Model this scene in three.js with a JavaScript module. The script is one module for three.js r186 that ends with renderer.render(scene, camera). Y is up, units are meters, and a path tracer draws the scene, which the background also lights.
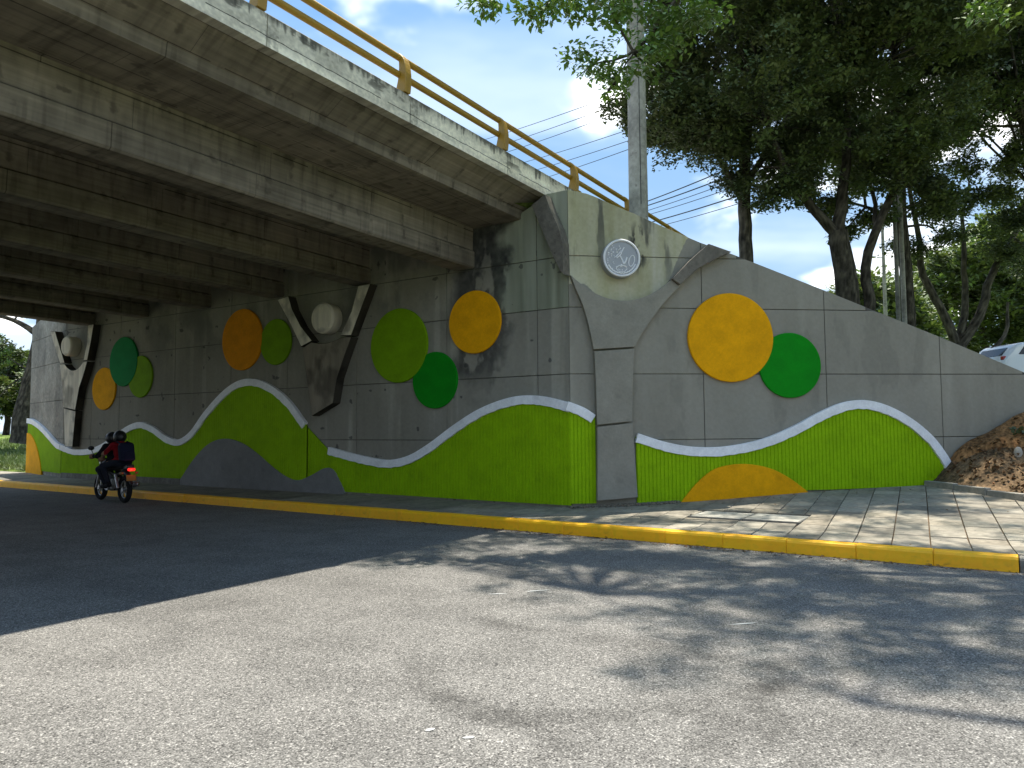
import * as THREE from 'three';
import { mergeGeometries, mergeVertices, toCreasedNormals } from 'three/addons/utils/BufferGeometryUtils.js';
import { RoundedBoxGeometry } from 'three/addons/geometries/RoundedBoxGeometry.js';
import { MarchingCubes } from 'three/addons/objects/MarchingCubes.js';

// ---------------------------------------------------------------- camera, sky, sun, exposure
const scene = new THREE.Scene();
const camera = new THREE.PerspectiveCamera(54.83, 1024 / 768, 0.1, 1500);
camera.rotation.order = 'YXZ';
camera.position.set(0, 1.6, 0);
camera.rotation.set(Math.atan(43 / 740), 0, -0.008);

const renderer = new THREE.WebGLRenderer({ antialias: true });
renderer.toneMapping = THREE.LinearToneMapping;
renderer.toneMappingExposure = 3.5;
renderer.shadowMap.enabled = true;

const sunDir = new THREE.Vector3(0.094, 1, -0.238).normalize();
const sun = new THREE.DirectionalLight(new THREE.Color(1, 0.945, 0.85), 2.55);
sun.position.copy(sunDir).multiplyScalar(80);
sun.castShadow = true; sun.shadow.radius = 1.2;
sun.shadow.mapSize.set(4096, 4096);
Object.assign(sun.shadow.camera, { left: -45, right: 45, top: 45, bottom: -45, near: 1, far: 200 });
scene.add(sun); scene.add(sun.target);

// ---------------------------------------------------------------- noise
function rng(seed) { let a = seed >>> 0; return () => { a |= 0; a = a + 0x6D2B79F5 | 0; let t = Math.imul(a ^ a >>> 15, 1 | a); t = t + Math.imul(t ^ t >>> 7, 61 | t) ^ t; return ((t ^ t >>> 14) >>> 0) / 4294967296; }; }
function h2(x, y, s) { let h = Math.imul(x, 374761393) + Math.imul(y, 668265263) + Math.imul(s, 974711); h = Math.imul(h ^ h >>> 13, 1274126177); return ((h ^ h >>> 16) >>> 0) / 4294967296; }
function vn(x, y, px, py, s) {                     // value noise, period px, py
  const xi = Math.floor(x), yi = Math.floor(y), fx = x - xi, fy = y - yi;
  const u = fx * fx * (3 - 2 * fx), v = fy * fy * (3 - 2 * fy);
  const x0 = ((xi % px) + px) % px, x1 = (x0 + 1) % px, y0 = ((yi % py) + py) % py, y1 = (y0 + 1) % py;
  const a = h2(x0, y0, s), b = h2(x1, y0, s), c = h2(x0, y1, s), d = h2(x1, y1, s);
  return a + (b - a) * u + (c - a) * v + (a - b - c + d) * u * v;
}
function fbm(x, y, p, q, oct, s) { let t = 0, a = 0.5, n = 0; for (let i = 0; i < oct; i++) { t += a * vn(x, y, p, q, s + i * 17); n += a; a *= 0.5; x *= 2; y *= 2; p *= 2; q *= 2; } return t / n; }
const BIG = 1 << 20;
const fb = (x, y, oct, s) => fbm(x + 500, y + 500, BIG, BIG, oct, s);
const clamp = (x, a = 0, b = 1) => Math.min(b, Math.max(a, x));
const sm = (a, b, x) => { const t = clamp((x - a) / (b - a)); return t * t * (3 - 2 * t); };
const mix = (a, b, t) => a + (b - a) * t;

// ---------------------------------------------------------------- sky (equirectangular, air and clouds)
{
  const W = 2048, H = 1024, data = new Float32Array(W * H * 4);
  for (let j = 0; j < H; j++) for (let i = 0; i < W; i++) {
    const v = (j + 0.5) / H, th = (v - 0.5) * Math.PI, ph = ((i + 0.5) / W - 0.5) * 2 * Math.PI;
    const y = Math.sin(th), x = Math.cos(th) * Math.cos(ph), z = Math.cos(th) * Math.sin(ph);
    const e = Math.max(y, 0);
    const k = Math.pow(1 - e, 2.6);
    let r = mix(0.060, 0.195, k), g = mix(0.142, 0.258, k), b = mix(0.277, 0.322, k);
    if (y > -0.02) {
      const q = 1 / (e + 0.16), cx = x * q * 1.25, cz = z * q * 1.25;
      const n = fb(cx * 2.5 + 17.3, cz * 2.5 + 88.8, 7, 5) + 0.16 * (fb(cx * 9, cz * 9, 4, 77) - 0.5);
      const c = sm(0.53, 0.78, n), thin = sm(0.36, 0.72, fb(cx * 0.9 + 3, cz * 2.0 + 8, 6, 31)) * 0.18;
      const body = 0.86 + 0.22 * fb(cx * 4, cz * 4, 4, 91);
      const a = clamp(c + thin * (1 - c));
      r = mix(r, 0.80 * body, a); g = mix(g, 0.79 * body, a); b = mix(b, 0.77 * body, a);
    } else { r *= 0.5; g *= 0.5; b *= 0.45; }
    const o = (j * W + i) * 4; data[o] = r; data[o + 1] = g; data[o + 2] = b; data[o + 3] = 1;
  }
  const t = new THREE.DataTexture(data, W, H, THREE.RGBAFormat, THREE.FloatType);
  t.mapping = THREE.EquirectangularReflectionMapping; t.magFilter = THREE.LinearFilter; t.minFilter = THREE.LinearFilter; t.needsUpdate = true;
  scene.background = t; scene.environment = t;
}

// ---------------------------------------------------------------- textures
function tex(w, h, fn, { srgb = true, mx = 1, my = 1 } = {}) {      // fn(u, v) in 0..1 -> [r, g, b] 0..1 (v up); mx, my metres per repeat
  const d = new Uint8Array(w * h * 4);
  for (let j = 0; j < h; j++) for (let i = 0; i < w; i++) {
    const c = fn((i + 0.5) / w, (j + 0.5) / h), o = (j * w + i) * 4;
    d[o] = clamp(c[0]) * 255; d[o + 1] = clamp(c[1]) * 255; d[o + 2] = clamp(c[2]) * 255; d[o + 3] = 255;
  }
  const t = new THREE.DataTexture(d, w, h);
  if (srgb) t.colorSpace = THREE.SRGBColorSpace;
  t.wrapS = t.wrapT = THREE.RepeatWrapping; t.magFilter = THREE.LinearFilter; t.minFilter = THREE.LinearMipmapLinearFilter; t.generateMipmaps = true;
  t.repeat.set(1 / mx, 1 / my); t.needsUpdate = true;
  return t;
}
const grey = (fn) => (u, v) => { const g = fn(u, v); return [g, g, g]; };
const M = {};
const std = (o) => (o.roughness ?? 0.85) >= 0.7 ? new THREE.MeshPhysicalMaterial(Object.assign({ roughness: 0.85, specularIntensity: 0.3 }, o)) : new THREE.MeshStandardMaterial(o);   // matt, porous things mirror little
const lin = (r, g, b) => new THREE.Color().setRGB(r, g, b);

// asphalt: pale worn aggregate in dark binder
{
  const f = (u, v) => {
    const s = vn(u * 420, v * 420, 420, 420, 3), s2 = vn(u * 230, v * 230, 230, 230, 9), s3 = vn(u * 120, v * 120, 120, 120, 19);
    return 0.72 * s + 0.22 * s2 + 0.06 * s3;
  };
  const map = tex(1024, 1024, (u, v) => { const a = f(u, v), m = fbm(u * 6, v * 6, 6, 6, 4, 40); let g = 0.432 + (a - 0.5) * 0.36 + (m - 0.5) * 0.09; if (a > 0.74) g += 0.1; if (a < 0.27) g -= 0.07; return [g * 1.02, g, g * 0.955]; }, { mx: 2.6, my: 2.6 });
  const bump = tex(1024, 1024, grey(f), { srgb: false, mx: 2.6, my: 2.6 });
  M.asphalt = std({ map, bumpMap: bump, bumpScale: 0.004, roughness: 0.9, vertexColors: true });
}
// plain concrete, tiling every 4 m
const concBump = tex(512, 512, grey((u, v) => 0.5 + 0.5 * (fbm(u * 40, v * 40, 40, 40, 3, 8) - 0.5) + 0.5 * (fbm(u * 8, v * 8, 8, 8, 3, 28) - 0.5)), { srgb: false, mx: 2, my: 2 });
const concMap = tex(1024, 1024, (u, v) => {
  const a = fbm(u * 5, v * 5, 5, 5, 6, 1), b = fbm(u * 60, v * 60, 60, 60, 3, 2), c = fbm(u * 14, v * 3, 14, 3, 5, 61);
  let g = 0.80 + (a - 0.5) * 0.34 + (b - 0.5) * 0.22 + (c - 0.5) * 0.16; const pit = vn(u * 150, v * 150, 150, 150, 5); if (pit > 0.93) g -= 0.18;
  return [g, g * 0.99, g * 0.96];
}, { mx: 4, my: 4 });
// cast beams and soffits: long board lines, drips, patches (u along the span)
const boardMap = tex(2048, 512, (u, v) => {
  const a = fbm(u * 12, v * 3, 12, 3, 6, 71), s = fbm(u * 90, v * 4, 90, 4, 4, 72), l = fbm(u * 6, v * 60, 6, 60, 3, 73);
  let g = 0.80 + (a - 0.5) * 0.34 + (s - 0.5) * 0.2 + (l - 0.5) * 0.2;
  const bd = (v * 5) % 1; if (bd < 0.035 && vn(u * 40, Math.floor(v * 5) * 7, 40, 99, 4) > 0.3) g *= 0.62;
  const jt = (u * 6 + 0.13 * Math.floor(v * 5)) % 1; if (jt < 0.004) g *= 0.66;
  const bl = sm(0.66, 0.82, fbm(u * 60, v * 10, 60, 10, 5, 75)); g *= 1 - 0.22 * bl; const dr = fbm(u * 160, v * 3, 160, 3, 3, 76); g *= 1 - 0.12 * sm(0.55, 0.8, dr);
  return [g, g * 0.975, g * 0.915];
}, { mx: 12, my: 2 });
// old whitewash with black mould creeping from the top edge and drip marks (u 25 m along, v over the 0.45 m face)
const parapetMap = tex(2048, 128, (u, v) => {
  const x = u * 25, y = v * 0.45;
  const a = fb(x * 1.3, y * 5, 5, 81), d = fb(x * 11, y * 1.6, 4, 82), f = fb(x * 26, y * 26, 3, 83);
  let g = 0.86 + (a - 0.5) * 0.4 + (f - 0.5) * 0.22;
  const d2 = fb(x * 34, y * 3, 3, 87), reach = 0.405 - 0.34 * Math.max(0, d - 0.45) - 0.16 * Math.max(0, a - 0.45) - 0.20 * Math.max(0, d2 - 0.5);
  const m = sm(reach - 0.05, reach + 0.09, y + (f - 0.5) * 0.14);
  g = mix(g, 0.24 + 0.24 * f, clamp(m * 0.9));
  const blot = sm(0.62, 0.70, fb(x * 2.2 + 7, y * 6 + 3, 5, 84)) * sm(0.1, 0.3, y); g = mix(g, 0.3, blot * 0.65);
  const cr = Math.abs(y - 0.135 - 0.012 * (vn(x * 9, 1, BIG, 9, 85) - 0.5)); if (cr < 0.006 && vn(x * 2.5, 3, BIG, 9, 86) > 0.25) g *= 0.4;
  const jx = Math.abs(((x + 1.08) % 2.46) - 1.2); if (jx > 1.14 && y < 0.46) g *= 0.72 + 0.3 * f;
  return [g, g * 0.975, g * 0.9];
}, { mx: 25, my: 0.45 });
// hand-rolled paint: faint mottling, tiling every 1.5 m
const paintMap = tex(512, 512, (u, v) => { const g = 0.93 + (fbm(u * 7, v * 7, 7, 7, 5, 14) - 0.5) * 0.16 + (fbm(u * 60, v * 60, 60, 60, 2, 15) - 0.5) * 0.07; return [g, g, g]; }, { mx: 1.5, my: 1.5 });
const kerbMap = tex(1024, 128, (u, v) => {         // yellow road paint, scuffed, grimy where tyres rub (u 6.4 m, v 0.5 m round the profile)
  const a = fbm(u * 10, v * 2, 10, 2, 5, 24), f = fbm(u * 120, v * 10, 120, 10, 3, 25), w = fbm(u * 46, v * 5, 46, 5, 4, 26);
  let c = [1.0 + (a - 0.5) * 0.06, 0.735 + (a - 0.5) * 0.12 + (f - 0.5) * 0.05, 0.02];
  const grime = sm(0.66, 0.8, w) * 0.4 * sm(0.25, 0.0, v) + 0.06 * sm(0.5, 0.75, f);
  c = c.map((k, i) => mix(k, [0.38, 0.31, 0.2][i], grime));
  return c;
}, { mx: 6.4, my: 0.5 });
const soilMap = tex(1024, 1024, (u, v) => {
  const a = fbm(u * 6, v * 6, 6, 6, 6, 34), b = fbm(u * 70, v * 70, 70, 70, 3, 35);
  const g = 0.40 + (a - 0.5) * 0.3 + (b - 0.5) * 0.34; return [g * 1.12, g * 0.97, g * 0.78];
}, { mx: 2.4, my: 2.4 });
const soilBump = tex(512, 512, grey((u, v) => fbm(u * 24, v * 24, 24, 24, 4, 36)), { srgb: false, mx: 1.2, my: 1.2 });
const barkMap = tex(512, 512, (u, v) => { const a = fbm(u * 14, v * 5, 14, 5, 5, 44), b = fbm(u * 5, v * 5, 5, 5, 4, 45); const g = 0.40 + (a - 0.5) * 0.4 + (b - 0.5) * 0.3; return [g, g * 0.95, g * 0.86]; }, { mx: 1, my: 1 });
const barkBump = tex(512, 512, grey((u, v) => fbm(u * 14, v * 5, 14, 5, 5, 44)), { srgb: false });
const grassMap = tex(512, 512, (u, v) => { const a = fbm(u * 8, v * 8, 8, 8, 6, 54), b = fbm(u * 90, v * 90, 90, 90, 2, 55); const g = 0.42 + (a - 0.5) * 0.3 + (b - 0.5) * 0.3; return [g * 0.92, g * 1.08, g * 0.5]; }, { mx: 5, my: 5 });

// the two mural walls: old cement above, grey paint below with its rolled edge, mould and leached streaks where the photograph shows them
const PAINT = [0.555, 0.538, 0.488], CEM = [0.70, 0.685, 0.57];
const wingMap = tex(2048, 1024, (u, v) => {       // 14 m x 7 m
  const x = u * 14, y = v * 7;
  const a = fb(x * 0.7, y * 0.7, 6, 101), f = fb(x * 22, y * 22, 3, 102), s = fb(x * 5, y * 0.5, 5, 103), m = fb(x * 2.5, y * 2.5, 5, 104);
  const edge = 4.08 + 0.10 * Math.sin(x * 3.1 + 1) + 0.14 * (m - 0.5) - 0.42 * sm(0.25, 0.75, x) * (1 - sm(1.35, 1.75, x)) * 0.9 + 0.9 * sm(1.75, 2.3, x) + (x > 2.35 ? 5 : 0);
  const old = sm(-0.012, 0.012, y - edge + (f - 0.5) * 0.04);
  let p = PAINT.map((c) => c + (a - 0.5) * 0.07 + (f - 0.5) * 0.035 + (s - 0.5) * 0.03);
  const patch = sm(3.72, 3.78, y + (m - 0.5) * 0.3) * sm(0.35, 0.6, x) * (1 - sm(1.5, 1.75, x)); p = p.map((c) => c * (1 - 0.10 * patch));
  let q = CEM.map((c, i) => c + (a - 0.5) * 0.16 + (f - 0.5) * 0.06 + (s - 0.5) * [0.12, 0.12, 0.2][i]);
  const drip = sm(0.56, 0.72, fb(x * 6.5, y * 0.9, 5, 105)) * sm(4.2, 5.4, y + 0.37 * Math.max(0, x - 0.8)); q = q.map((c) => mix(c, 0.22, drip * 0.55));
  const dk = sm(0.0, 0.3, 0.42 - Math.hypot((x - 1.3) * 1.6, (y - 4.85) * 0.75)) * sm(0.45, 0.6, fb(x * 14, y * 5, 4, 106)); q = q.map((c) => mix(c, 0.16, dk * 0.85));
  let c = p.map((k, i) => mix(k, q[i], old));
  const stain = sm(0.60, 0.70, fb(x * 3.1, y * 1.1 + 9, 6, 107)); c = c.map((k) => k * (1 - 0.05 * stain));
  const wash = sm(0.55, 0.9, fb(x * 1.8, y * 0.22 + 2, 4, 108)); c = c.map((k) => k * (1 + 0.08 * wash));
  return c;
}, { mx: 14, my: 7 });
const abutMap = tex(2048, 704, (u, v) => {        // 18.6 m x 6.4 m, x from the near corner (0) to -18.6
  const x = (1 - u) * -18.6, y = v * 6.4;
  const a = fb(x * 0.7 + 40, y * 0.7, 6, 111), f = fb(x * 22, y * 22, 3, 112), s = fb(x * 5, y * 0.5, 5, 113), m = fb(x * 2.5, y * 2.5, 5, 114);
  const upper = sm(-0.02, 0.02, y - 3.74) * sm(-1.75, -1.5, x);
  let c = PAINT.map((k) => k + (a - 0.5) * 0.09 + (f - 0.5) * 0.04 + (s - 0.5) * 0.05);
  const old = [0.56, 0.57, 0.50].map((k) => k + (a - 0.5) * 0.14 + (s - 0.5) * 0.22);
  c = c.map((k, i) => mix(k, old[i], upper));
  // mould below the girder seat
  const r = fb(x * 4, y * 2.4, 6, 115), r2 = fb(x * 12, y * 9, 4, 116);
  const zone = sm(-2.75, -2.35, x + (m - 0.5) * 0.4) * (1 - sm(-1.6, -1.2, x + (m - 0.5) * 0.9)) * sm(2.0, 3.0, y + (m - 0.5));
  let md = zone * clamp(sm(0.36, 0.52, r) * 0.75 + sm(4.2, 5.2, y) * 0.5) * (0.55 + 0.6 * r2);
  c = c.map((k) => mix(k, 0.16, clamp(md) * 0.85));
  // patches darker towards the deck, scattered spots, pale streaks
  const g2 = 0.6 * sm(0.5, 0.74, fb(x * 1.6 + 5, y * 1.1, 6, 117)) * sm(2.9, 4.6, y + (m - 0.5)) * (1 - upper); c = c.map((k) => mix(k, 0.24, g2 * 0.55));
  const sp = sm(0.80, 0.83, fb(x * 5, y * 5 + 4, 3, 118)); c = c.map((k) => mix(k, 0.2, sp * 0.5));
  const wash = sm(0.62, 0.8, fb(x * 3.5, y * 0.3 + 2, 4, 119)); c = c.map((k) => k * (1 + 0.14 * wash * sm(-20, -3, x)));
  return c;
}, { mx: 18.6, my: 6.4 });

M.wing = std({ map: wingMap, bumpMap: concBump, bumpScale: 0.006, roughness: 0.88 });
M.abut = std({ map: abutMap, bumpMap: concBump, bumpScale: 0.006, roughness: 0.88 });
M.core = std({ map: concMap, color: lin(0.16, 0.155, 0.14) });
M.concrete = std({ map: concMap, bumpMap: concBump, bumpScale: 0.006, color: lin(0.50, 0.48, 0.43) });
M.concreteDark = std({ map: concMap, bumpMap: concBump, bumpScale: 0.006, color: lin(0.33, 0.32, 0.29) });
M.concretePale = std({ map: concMap, bumpMap: concBump, bumpScale: 0.006, color: lin(0.66, 0.64, 0.58) });
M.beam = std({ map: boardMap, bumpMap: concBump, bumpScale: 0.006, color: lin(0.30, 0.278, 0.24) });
M.parapet = std({ map: parapetMap, bumpMap: concBump, bumpScale: 0.006, color: lin(1, 0.98, 0.92) });
M.figureGrey = std({ map: paintMap, bumpMap: concBump, bumpScale: 0.005, color: lin(0.315, 0.295, 0.24) });
M.figureDark = std({ map: concMap, bumpMap: concBump, bumpScale: 0.005, color: lin(0.27, 0.25, 0.22) });
const smudge = tex(512, 512, (u, v) => { const a = fbm(u * 5, v * 4, 5, 4, 6, 151), s = fbm(u * 22, v * 3, 22, 3, 4, 152); const g = mix(0.94, 0.70, sm(0.48, 0.72, a)) + (s - 0.5) * 0.25; return [g, g * 0.97, g * 0.9]; }, { mx: 2.2, my: 2.2 });
M.figurePale = std({ map: smudge, bumpMap: concBump, bumpScale: 0.006, color: lin(0.84, 0.82, 0.78) }); M.figureSide = std({ map: smudge, color: lin(0.06, 0.056, 0.05), roughness: 1 });  // second material: near-black, for the side faces of the figure slabs
M.figureStained = std({ map: smudge, bumpMap: concBump, bumpScale: 0.008, color: lin(0.28, 0.26, 0.23) });
M.yellow = std({ map: paintMap, color: lin(0.92, 0.42, 0.002), roughness: 0.8 });
M.orange = std({ map: paintMap, color: lin(0.86, 0.32, 0.002), roughness: 0.8 });
M.green = std({ map: paintMap, color: lin(0.004, 0.27, 0.008), roughness: 0.8 });
M.greenBlue = std({ map: paintMap, color: lin(0.008, 0.25, 0.06), roughness: 0.8 });
M.lime = std({ map: paintMap, color: lin(0.20, 0.38, 0.002), roughness: 0.8 });
M.cladding = std({ map: paintMap, color: lin(0.30, 0.52, 0.002), roughness: 0.8 });
M.white = std({ map: paintMap, color: lin(0.94, 0.945, 0.95), roughness: 0.6 });
M.greyPaint = std({ map: paintMap, color: lin(0.235, 0.235, 0.225), roughness: 0.7 });
M.kerb = std({ map: kerbMap, roughness: 0.55, bumpMap: concBump, bumpScale: 0.004 });
M.rail = std({ map: paintMap, color: lin(0.38, 0.22, 0.018), roughness: 0.5 });
M.soil = std({ map: soilMap, bumpMap: soilBump, bumpScale: 0.025, roughness: 1, color: lin(0.78, 0.70, 0.60) });
M.tan = std({ map: soilMap, bumpMap: soilBump, bumpScale: 0.03, roughness: 1, color: lin(1.35, 0.95, 0.60) });
M.grass = std({ map: grassMap, roughness: 1 });
M.bark = std({ map: barkMap, bumpMap: barkBump, bumpScale: 0.03, roughness: 1, color: lin(0.62, 0.6, 0.56) });
M.barkDark = std({ map: barkMap, bumpMap: barkBump, bumpScale: 0.03, roughness: 1, color: lin(0.45, 0.43, 0.39) });
M.pole = std({ map: concMap, color: lin(0.60, 0.59, 0.55) });
M.black = std({ color: lin(0.012, 0.012, 0.014), roughness: 0.45 });
M.rubber = std({ color: lin(0.014, 0.014, 0.015), roughness: 0.9 });
M.steel = std({ color: lin(0.5, 0.5, 0.52), roughness: 0.35, metalness: 0.9 });
M.wire = std({ color: lin(0.03, 0.032, 0.036), roughness: 0.7 });
const slabMats = [[0.42, 0.385, 0.32], [0.47, 0.435, 0.365], [0.38, 0.35, 0.295], [0.50, 0.46, 0.385], [0.43, 0.385, 0.31]].map((c) => std({ map: concMap, bumpMap: concBump, bumpScale: 0.006, color: lin(...c) }));

// ---------------------------------------------------------------- building blocks
const used = {};
function numbered(n) { if (!(n in used)) { used[n] = 0; return n; } used[n]++; return `${n}_${String(used[n]).padStart(3, '0')}`; }
function shade(o) { o.castShadow = true; o.receiveShadow = true; return o; }
function part(name, geo, mat, parent) { const m = shade(new THREE.Mesh(geo, mat)); m.name = name; parent.add(m); return m; }
function thing(name, label, category, pos = [0, 0, 0], turn = 0, group) {
  const g = new THREE.Group(); g.name = numbered(name); g.position.set(...pos); g.rotation.y = turn;
  g.userData = { label, category }; if (group) g.userData.group = group; scene.add(g); return g;
}
function solo(name, geo, mat, label, category, pos, turn = 0, group) {
  const m = shade(new THREE.Mesh(geo, mat)); m.name = numbered(name); if (pos) m.position.set(...pos); m.rotation.y = turn;
  m.userData = { label, category }; if (group) m.userData.group = group; scene.add(m); return m;
}
function struct(name, geo, mat) { const m = shade(new THREE.Mesh(geo, mat)); m.name = name; m.userData = { kind: 'structure' }; scene.add(m); return m; }
function boxAt(w, h, d, x, y, z) { const g = new THREE.BoxGeometry(w, h, d); g.translate(x, y, z); return uvBox(g); }
function uvBox(g) {                                  // uv in metres by the face's main direction
  const p = g.attributes.position, n = g.attributes.normal, uv = new Float32Array(p.count * 2);
  for (let i = 0; i < p.count; i++) {
    const ax = Math.abs(n.getX(i)), ay = Math.abs(n.getY(i)), az = Math.abs(n.getZ(i));
    let u, v; if (az >= ax && az >= ay) { u = p.getX(i); v = p.getY(i); } else if (ax >= ay) { u = p.getZ(i); v = p.getY(i); } else { u = p.getX(i); v = p.getZ(i); }
    uv[2 * i] = u; uv[2 * i + 1] = v;
  }
  g.setAttribute('uv', new THREE.BufferAttribute(uv, 2)); return g;
}
function shapeOf(pts) { const s = new THREE.Shape(); pts.forEach(([x, y], i) => i ? s.lineTo(x, y) : s.moveTo(x, y)); s.closePath(); return s; }
function slab(pts, z0, z1, bevel = 0) {              // polygon in the wall's own plane, from depth z0 to z1
  const g = new THREE.ExtrudeGeometry(shapeOf(pts), { depth: z1 - z0 - bevel, bevelEnabled: bevel > 0, bevelThickness: bevel, bevelSize: bevel, bevelOffset: -bevel, bevelSegments: 2, curveSegments: 1 });
  g.translate(0, 0, z0); return uvBox(g);
}
function smoothLine(pts, n) { const c = new THREE.CatmullRomCurve3(pts.map(([x, y]) => new THREE.Vector3(x, y, 0)), false, 'centripetal'); return c.getPoints(n).map((p) => [p.x, p.y]); }
function tube(pts, rad, sides = 8, closed = true) {  // tapered tube, rad per point or one number; uv in metres
  const P = pts.map((p) => Array.isArray(p) ? new THREE.Vector3(...p) : p), n = P.length, pos = [], nor = [], uv = [], idx = [];
  let prev = new THREE.Vector3(0.31, 0.1, 0.95), len = 0;
  for (let i = 0; i < n; i++) {
    const t = new THREE.Vector3().subVectors(P[Math.min(i + 1, n - 1)], P[Math.max(i - 1, 0)]).normalize();
    const b = new THREE.Vector3().crossVectors(t, prev).normalize(), a = new THREE.Vector3().crossVectors(b, t).normalize(); prev = a.clone();
    const r = Array.isArray(rad) ? rad[i] : rad; if (i) len += P[i].distanceTo(P[i - 1]);
    for (let k = 0; k <= sides; k++) {
      const th = k / sides * Math.PI * 2, d = a.clone().multiplyScalar(Math.cos(th)).addScaledVector(b, Math.sin(th));
      pos.push(P[i].x + d.x * r, P[i].y + d.y * r, P[i].z + d.z * r); nor.push(d.x, d.y, d.z); uv.push(k / sides * Math.max(0.2, r * 6), len);
    }
  }
  for (let i = 0; i < n - 1; i++) for (let k = 0; k < sides; k++) { const q = i * (sides + 1) + k; idx.push(q, q + 1, q + sides + 1, q + 1, q + sides + 2, q + sides + 1); }
  if (closed) for (const i of [0, n - 1]) {
    const c = pos.length / 3, t = new THREE.Vector3().subVectors(P[i], P[i ? i - 1 : 1]).normalize(); pos.push(P[i].x, P[i].y, P[i].z); nor.push(t.x, t.y, t.z); uv.push(0, 0);
    for (let k = 0; k < sides; k++) { const q = i * (sides + 1) + k; i ? idx.push(c, q, q + 1) : idx.push(c, q + 1, q); }
  }
  const g = new THREE.BufferGeometry(); g.setAttribute('position', new THREE.Float32BufferAttribute(pos, 3)); g.setAttribute('normal', new THREE.Float32BufferAttribute(nor, 3)); g.setAttribute('uv', new THREE.Float32BufferAttribute(uv, 2)); g.setIndex(idx); return g;
}
function gridMesh(nx, nz, fn, uvS = 1, col) {         // fn(i/nx, j/nz) -> [x, y, z]
  const pos = [], uv = [], idx = [], cl = [];
  for (let j = 0; j <= nz; j++) for (let i = 0; i <= nx; i++) { const p = fn(i / nx, j / nz); pos.push(...p); uv.push(p[0] * uvS, -p[2] * uvS); if (col) cl.push(...col(p[0], p[2])); }
  for (let j = 0; j < nz; j++) for (let i = 0; i < nx; i++) { const q = j * (nx + 1) + i; idx.push(q, q + nx + 1, q + 1, q + 1, q + nx + 1, q + nx + 2); }
  const g = new THREE.BufferGeometry(); g.setAttribute('position', new THREE.Float32BufferAttribute(pos, 3)); g.setAttribute('uv', new THREE.Float32BufferAttribute(uv, 2));
  if (col) g.setAttribute('color', new THREE.Float32BufferAttribute(cl, 3)); g.setIndex(idx); g.computeVertexNormals(); return g;
}

// ---------------------------------------------------------------- layout of the place
const A = new THREE.Vector2(1.03, -13.2);             // near corner of the abutment
const TA = -Math.atan(0.64), TW = 7 * Math.PI / 180, TB = -34.1 * Math.PI / 180, TK = -Math.atan(0.665), TF = -(Math.PI / 2 + 0) + 45 * Math.PI / 180;
const frame = (o, turn) => { const c = Math.cos(turn), s = Math.sin(turn); return { to: (x, z) => [o.x + x * c + z * s, o.y - x * s + z * c], from: (X, Z) => { const dx = X - o.x, dz = Z - o.y; return [dx * c - dz * s, dx * s + dz * c]; } }; };
const FA = frame(A, TA), FW = frame(A, TW), K0 = new THREE.Vector2(5.41, -8.01), FK = frame(K0, TK);
const far = FA.to(-17.5, 0), FC = new THREE.Vector2(far[0], far[1]);
const wingTop = (x) => { const k = [[-1, 5.89], [0.07, 5.89], [0.42, 5.82], [0.7, 5.70], [1.35, 5.44], [1.95, 5.19], [2.48, 4.98], [3.06, 4.79], [4.87, 4.13], [7.2, 3.26], [8.95, 2.58], [12.5, 1.2]]; for (let i = 1; i < k.length; i++) if (x <= k[i][0]) return mix(k[i - 1][1], k[i][1], (x - k[i - 1][0]) / (k[i][0] - k[i - 1][0])); return 1.2; };
const walk = (x, z) => 0.17 + 0.055 * Math.max(0, -z - 1) * sm(-7.5, -2.5, x);           // pavement level in the kerb's frame
const walkAt = (X, Z) => { const [x, z] = FK.from(X, Z); return walk(x, z); };

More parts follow.
